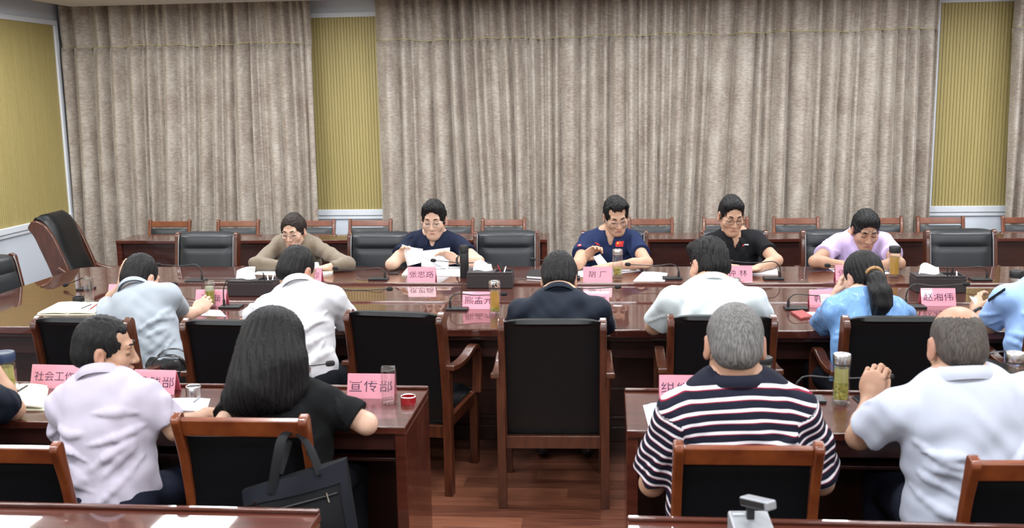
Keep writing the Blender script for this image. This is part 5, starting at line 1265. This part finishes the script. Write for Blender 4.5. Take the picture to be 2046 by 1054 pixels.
# phones and tablet
def slab(px4, label, name, cat, top, side, th=.009, z=TZ, dz=0):
    P_ = [atz(x, y, z) for x, y in px4]; c = sum(P_, Vector()) / 4; Q = [p - c for p in P_]; t = thing(name, label, cat, (c.x, c.y, z + dz))
    def s_(k, z0, z1): q = [p * k for p in Q]; return MB().add([(p.x, p.y, z0) for p in q] + [(p.x, p.y, z1) for p in q], [(3, 2, 1, 0), (4, 5, 6, 7), (0, 1, 5, 4), (1, 2, 6, 5), (2, 3, 7, 6), (3, 0, 4, 7)])
    obj('body', s_(1, 0, th - .0012), side, t, bevel=.002); obj('face', s_(.94, th - .0012, th), top, t, bevel=.0005)
slab([(1600, 639), (1624, 634), (1603, 622), (1579, 625)], 'phone in a dusty red case lying before the ponytailed woman', 'mobile_phone', 'phone', mat('dusty_red_case', (.30, .05, .05), .5), mat('dusty_red_edge', (.22, .035, .035), .4), .012)
slab([(1722, 812), (1738, 806), (1722, 792), (1702, 794)], 'black tablet below the raised fist on the right front desk', 'tablet', 'tablet', mat('black_screen', (.01, .01, .013), .08), blk, .010)
slab([(775, 548), (797, 548), (800, 540), (783, 540)], 'black phone lying left of the man holding papers', 'mobile_phone', 'phone', mat('phone_screen', (.01, .01, .013), .1), blk, .008)

# ---- watches, clothes details
def strap_at(pr, e, w, t_, r, label_mat, name='wristwatch'):
    e, w = A3(e), A3(w); c = e + (w - e) * t_; ax_ = nrm(w - e); u_ = nrm(np.cross(ax_, [0, 0, 1.])); v_ = np.cross(ax_, u_); Lc = Vector(pr['loc'])
    o = obj(name, MB().tube([Vector(c + (u_ * math.cos(k * PI / 12) + v_ * math.sin(k * PI / 12)) * r) - Lc for k in range(25)], .009, 6, cap=False, flat=.35, up=Vector(u_)), label_mat, pr['root'], smooth=True)
    return o
strap_at(PE['papers'], atz(956, 522, .82), at(914, 519, 7.28), .93, .034, blk); strap_at(PE['mint'], at(1306, 652, 5.30), at(1311, 622, 5.42), .93, .034, blk); strap_at(PE['police'], at(1976, 650, 5.36), at(1951, 621, 5.44), .9, .034, blk)
def badge(pr, px, py, y, poly, m_, name, off=.0):
    """small flat emblem on the chest: poly in metres about the point seen at px,py, x to the viewer's right"""
    c = at(px, py, y); Lc = Vector(pr['loc']); vs = [c + Vector((a, 0, b_)) - Lc for a, b_ in poly]; n = len(vs)
    m2 = MB().add([v + Vector((0, -.002 - off, 0)) for v in vs] + [v + Vector((0, .004, 0)) for v in vs], [tuple(range(n)), tuple(range(n, 2 * n))[::-1]] + [((i + 1) % n, i, n + i, n + (i + 1) % n) for i in range(n)])
    return obj(name, m2, m_, pr['root'])
# ---------------------------------------------------------------- emblems that lie on the clothes
from mathutils.bvhtree import BVHTree
def part_of(pr, nm):
    for o in pr['root'].children:
        if o.name.split('.')[0] == nm: return o
_bv = {}
def hit(pr, px, py, nm='shirt'):
    o = part_of(pr, nm)
    if o.name not in _bv:
        Lc = Vector(pr['loc']); _bv[o.name] = BVHTree.FromPolygons([Vector(v.co) + Lc for v in o.data.vertices], [tuple(p.vertices) for p in o.data.polygons])
    d = (at(px, py, 5) - Vector((0, 0, CAM_H))).normalized(); r_ = _bv[o.name].ray_cast(Vector((0, 0, CAM_H)), d)
    return r_[0], r_[1]
def emblem(pr, px, py, polys, mats, name):
    """printed or sewn patch: polygons in metres round the surface point seen at px,py"""
    h_, n_ = hit(pr, px, py)
    if h_ is None: return None
    X = Vector((CR.x, CR.y, 0)); X = (X - n_ * X.dot(n_)).normalized(); Y_ = n_.cross(X)
    if Y_.z < 0: Y_ = -Y_
    Lc = Vector(pr['loc']); base = None
    for i, (poly, m_) in enumerate(zip(polys, mats)):
        o = obj(name if i == 0 else 'emblem_mark', MB().add([h_ + X * a + Y_ * b_ + n_ * (.0035 + .0012 * i) - Lc for a, b_ in poly] + [h_ + X * a + Y_ * b_ - n_ * .002 - Lc for a, b_ in poly],
            [tuple(range(len(poly))), tuple(range(len(poly), 2 * len(poly)))[::-1]] + [((k + 1) % len(poly), k, len(poly) + k, len(poly) + (k + 1) % len(poly)) for k in range(len(poly))]), m_, base or pr['root'])
        if i == 0: base = o; o['label'] = name.replace('_', ' ') + ' on the shirt'
    return base
RD = mat('emblem_red', (.55, .015, .02), .6); YL = mat('emblem_yellow', (.75, .55, .04), .6); WH = mat('emblem_white', (.75, .75, .75), .6)
R_ = lambda w, h, cx_=0, cy2=0: [(cx_ - w / 2, cy2 - h / 2), (cx_ + w / 2, cy2 - h / 2), (cx_ + w / 2, cy2 + h / 2), (cx_ - w / 2, cy2 + h / 2)]
star = [((.011 if k % 2 == 0 else .0045) * math.cos(PI / 2 + k * PI / 5) - .014, (.011 if k % 2 == 0 else .0045) * math.sin(PI / 2 + k * PI / 5) + .006) for k in range(10)]
emblem(PE['flag'], 1238, 487, [R_(.062, .040), star, R_(.004, .004, .0, .014), R_(.004, .004, .005, .006)], [RD, YL, YL, YL], 'flag_patch')
emblem(PE['flag'], 1194, 487, [[(-.024, .012), (-.008, .010), (.010, -.002), (.022, -.016), (.014, -.012), (.0, -.006), (-.012, .002)]], [RD], 'red_swoosh_print')
emblem(PE['flag'], 1158, 490, [R_(.028, .034), R_(.014, .016, 0, -.004)], [RD, WH], 'sleeve_patch')
emblem(PE['black'], 1489, 489, [R_(.034, .007, .008, .002), R_(.012, .010, -.018, -.004)], [WH, RD], 'chest_print')
emblem(PE['police'], 1992, 592, [[(-.05, -.018), (.05, .022), (.05, .034), (-.05, -.004)]], [M['canvas']], 'shoulder_board')
# hair tie of the ponytail
Lc = Vector(PE['silk']['loc']); ca = tp[0].lerp(tp[1], .35); dv = (tp[1] - tp[0]).normalized(); ua = dv.cross(Vector((1, 0, 0))).normalized(); ub = dv.cross(ua)
obj('hair_tie', MB().tube([ca + (ua * math.cos(k * PI / 10) + ub * math.sin(k * PI / 10)) * .036 - Lc for k in range(21)], .010, 8, cap=False), mat('tan_hair_tie', (.30, .17, .07), .6), PE['silk']['root'], smooth=True)

# ---------------------------------------------------------------- bags
def slouch(t, w, d, h, m_, top=.8, sag=.02, name='bag_body', seed=1):
    rnd = random.Random(seed); ph = [rnd.uniform(0, 6) for _ in range(6)]; vs = []; n, k = 40, 14
    for j in range(k + 1):
        v = j / k; sc = (1 - (1 - top) * v) * (1 if v < .93 else .93 + .07 * (1 - v) / .07) * (.90 + .10 * min(1, v * 8))
        for i in range(n):
            a = 2 * PI * i / n; c_, s_ = math.cos(a), math.sin(a); q = (abs(c_) ** 5 + abs(s_) ** 5) ** -.2
            wob = 1 + .05 * math.sin(3 * a + ph[0] + 4 * v) + .03 * math.sin(7 * a + ph[1] - 6 * v)
            vs.append((w / 2 * c_ * q * sc * wob, d / 2 * s_ * q * sc * wob * (1 - .25 * v), h * v - sag * math.cos(a * 2 + ph[2]) * v))
    fs = [(j * n + i, j * n + (i + 1) % n, (j + 1) * n + (i + 1) % n, (j + 1) * n + i) for j in range(k) for i in range(n)] + [tuple(range(n))[::-1], tuple(range(k * n, (k + 1) * n))]
    return obj(name, MB().add(vs, fs), m_, t, smooth='auto')
def handle(t, x, y, z, w, h, m_, r=.011, name='handle', lean=0):
    return obj(name, MB().tube(spline([Vector((x - w / 2, y, z - .02)), Vector((x - w / 2 * .9, y + lean * .4, z + h * .55)), Vector((x - w * .2, y + lean, z + h)), Vector((x + w * .2, y + lean, z + h)), Vector((x + w / 2 * .9, y + lean * .4, z + h * .55)), Vector((x + w / 2, y, z - .02))], 6), r, 8, flat=.4), m_, t, smooth='auto')
p = at(330, 712, 4.93); t = thing('handbag', 'black leather handbag on the seat beside the man in grey-blue', 'bag', (p.x, 4.93, .477), .25)
slouch(t, .26, .16, .19, M['bag_leather'], .72, .03); handle(t, .02, -.03, .17, .17, .07, M['bag_leather'], .010, lean=-.02); handle(t, .03, .04, .17, .17, .08, M['bag_leather'], .010)
obj('zip', MB().tube([(-.09, -.07, .15), (0, -.078, .165), (.08, -.068, .16)], .0025, 6), M['chrome'], t, smooth=True)
p = at(2012, 712, 5.0); t = thing('handbag', 'black shoulder bag beside the officer at the right edge', 'bag', (p.x, 5.04, .477), -.2)
slouch(t, .28, .15, .20, M['bag_leather'], .75, .03, seed=4); handle(t, 0, 0, .17, .20, .08, M['bag_leather'], .012)
# tote on the right post of the front side chair
c = at(598, 1010, 3.13); t = thing('tote_bag', 'large black canvas tote bag hung by its handles on a side chair post', 'bag', c)
def tp_(px, py, y): return at(px, py, y) - c
TLc, TRc, BLc, BRc = tp_(484, 980, 3.13), tp_(690, 916, 3.15), tp_(496, 1150, 3.10), tp_(722, 1120, 3.12)
vs = []; n = 12
for j in range(9):
    v = j / 8
    for i in range(n + 1):
        u = i / n; q = TLc.lerp(TRc, u).lerp(BLc.lerp(BRc, u), v); b_ = math.sin(PI * u) ** .6 * (.012 + .055 * v); q = q + Vector((0, -b_ + .006 * math.sin(9 * u + 7 * v), .006 * math.sin(6 * u) * (1 - v))); vs.append(q)
back_ = []
for j in range(9):
    v = j / 8
    for i in range(n + 1):
        u = i / n; q = TLc.lerp(TRc, u).lerp(BLc.lerp(BRc, u), v); b_ = math.sin(PI * u) ** .6 * (.008 + .015 * v); back_.append(q + Vector((0, .02 + b_, 0)))
NN = len(vs); fs = []
for j in range(8):
    for i in range(n):
        a = j * (n + 1) + i; fs.append((a + 1, a, a + n + 1, a + n + 2)); fs.append((NN + a, NN + a + 1, NN + a + n + 2, NN + a + n + 1))
ring = [i for i in range(n)] + [n + j * (n + 1) for j in range(8)] + [8 * (n + 1) + i for i in range(n, 0, -1)] + [j * (n + 1) for j in range(8, 0, -1)]
for k in range(len(ring)):
    a, b_ = ring[k], ring[(k + 1) % len(ring)]; fs.append((a, b_, NN + b_, NN + a))
body_ = obj('bag_body', MB().add(vs + back_, fs), M['canvas'], t, smooth='auto')
def on_tote(u, v, off=.0):
    q = TLc.lerp(TRc, u).lerp(BLc.lerp(BRc, u), v); b_ = math.sin(PI * u) ** .6 * (.012 + .055 * v); return q + Vector((0, -b_ + .006 * math.sin(9 * u + 7 * v) - off, .006 * math.sin(6 * u) * (1 - v)))
obj('top_band', MB().sheet(lambda u, v: on_tote(u, v * .19, .003), 14, 3, .003), M['navy_canvas'], t, smooth='auto')
obj('side_gusset', MB().sheet(lambda u, v: on_tote(.93 + .07 * u, .02 + .98 * v, .002), 2, 8, .003), M['navy_canvas'], t, smooth='auto')
obj('zip', MB().tube([on_tote(.05 + .85 * k / 10, .30 - .03 * k / 10, .003) for k in range(11)], .004, 6), M['black_plastic'], t, smooth=True)
obj('stitched_arc', MB().tube([on_tote(.80 + .085 * math.cos(PI * k / 12), .93 - .26 * math.sin(PI * k / 12), .003) for k in range(13)], .0022, 6), M['grey_metal'], t, smooth=True)
for u_, v_ in ((.13, .16), (.80, .24)):
    q = on_tote(u_, v_, .006); obj('zip_pull', MB().tube([q, q + Vector((.004, -.002, -.012)), q + Vector((.008, -.002, -.03))], [.006, .0035, .005], 8), M['chrome'], t, smooth='auto')
obj('handle', MB().tube(spline([on_tote(.30, .12, .006), tp_(556, 905, 3.14), tp_(566, 872, 3.20), tp_(584, 861, 3.27), tp_(603, 872, 3.24), tp_(622, 900, 3.18), on_tote(.76, .06, .004)], 8), .017, 10, flat=.28, up=Vector((0, 1, 0))), M['canvas'], t, smooth='auto')
obj('handle', MB().tube(spline([on_tote(.34, -.02, -.03), tp_(570, 905, 3.22), tp_(578, 876, 3.28), tp_(590, 866, 3.30), tp_(606, 880, 3.30), tp_(620, 905, 3.26), on_tote(.72, -.02, -.03)], 8), .015, 10, flat=.28, up=Vector((0, 1, 0))), M['canvas'], t, smooth='auto')
# ---------------------------------------------------------------- document camera on the nearest right desk
p = at(1497, 1018, 2.78); t = thing('document_camera', 'silver document camera with a folded head on the nearest right desk', 'camera', (p.x, 2.70, .76), .06)
hz = p.z - .76
obj('base', MB().prism([(-.16, 0), (.08, 0), (.08, hz), (-.16, hz * .55)], 0, -.056, .056), M['grey_metal'], t, bevel=.006)
obj('maker_plate', MB().box((-.046, .050, hz - .002), (-.014, .053, hz + .001)), M['white_paint'], t)
obj('column', MB().box((-.011, .03, hz * .8), (.011, .05, hz + .035)), M['black_plastic'], t, bevel=.004)
hd_ = MB().box((-.019, -.06, -.0135), (.019, .05, .0135)); hd_.xf(Matrix.Translation((.012, .02, hz + .047)) @ Matrix.Rotation(.55, 4, 'Z') @ Matrix.Rotation(-.18, 4, 'X'))
obj('camera_head', hd_, M['grey_metal'], t, bevel=.006)
sd2 = MB().box((-.0205, -.05, -.009), (-.0180, .045, .009)); sd2.xf(Matrix.Translation((.012, .02, hz + .047)) @ Matrix.Rotation(.55, 4, 'Z') @ Matrix.Rotation(-.18, 4, 'X')); obj('side_strip', sd2, M['black_plastic'], t)
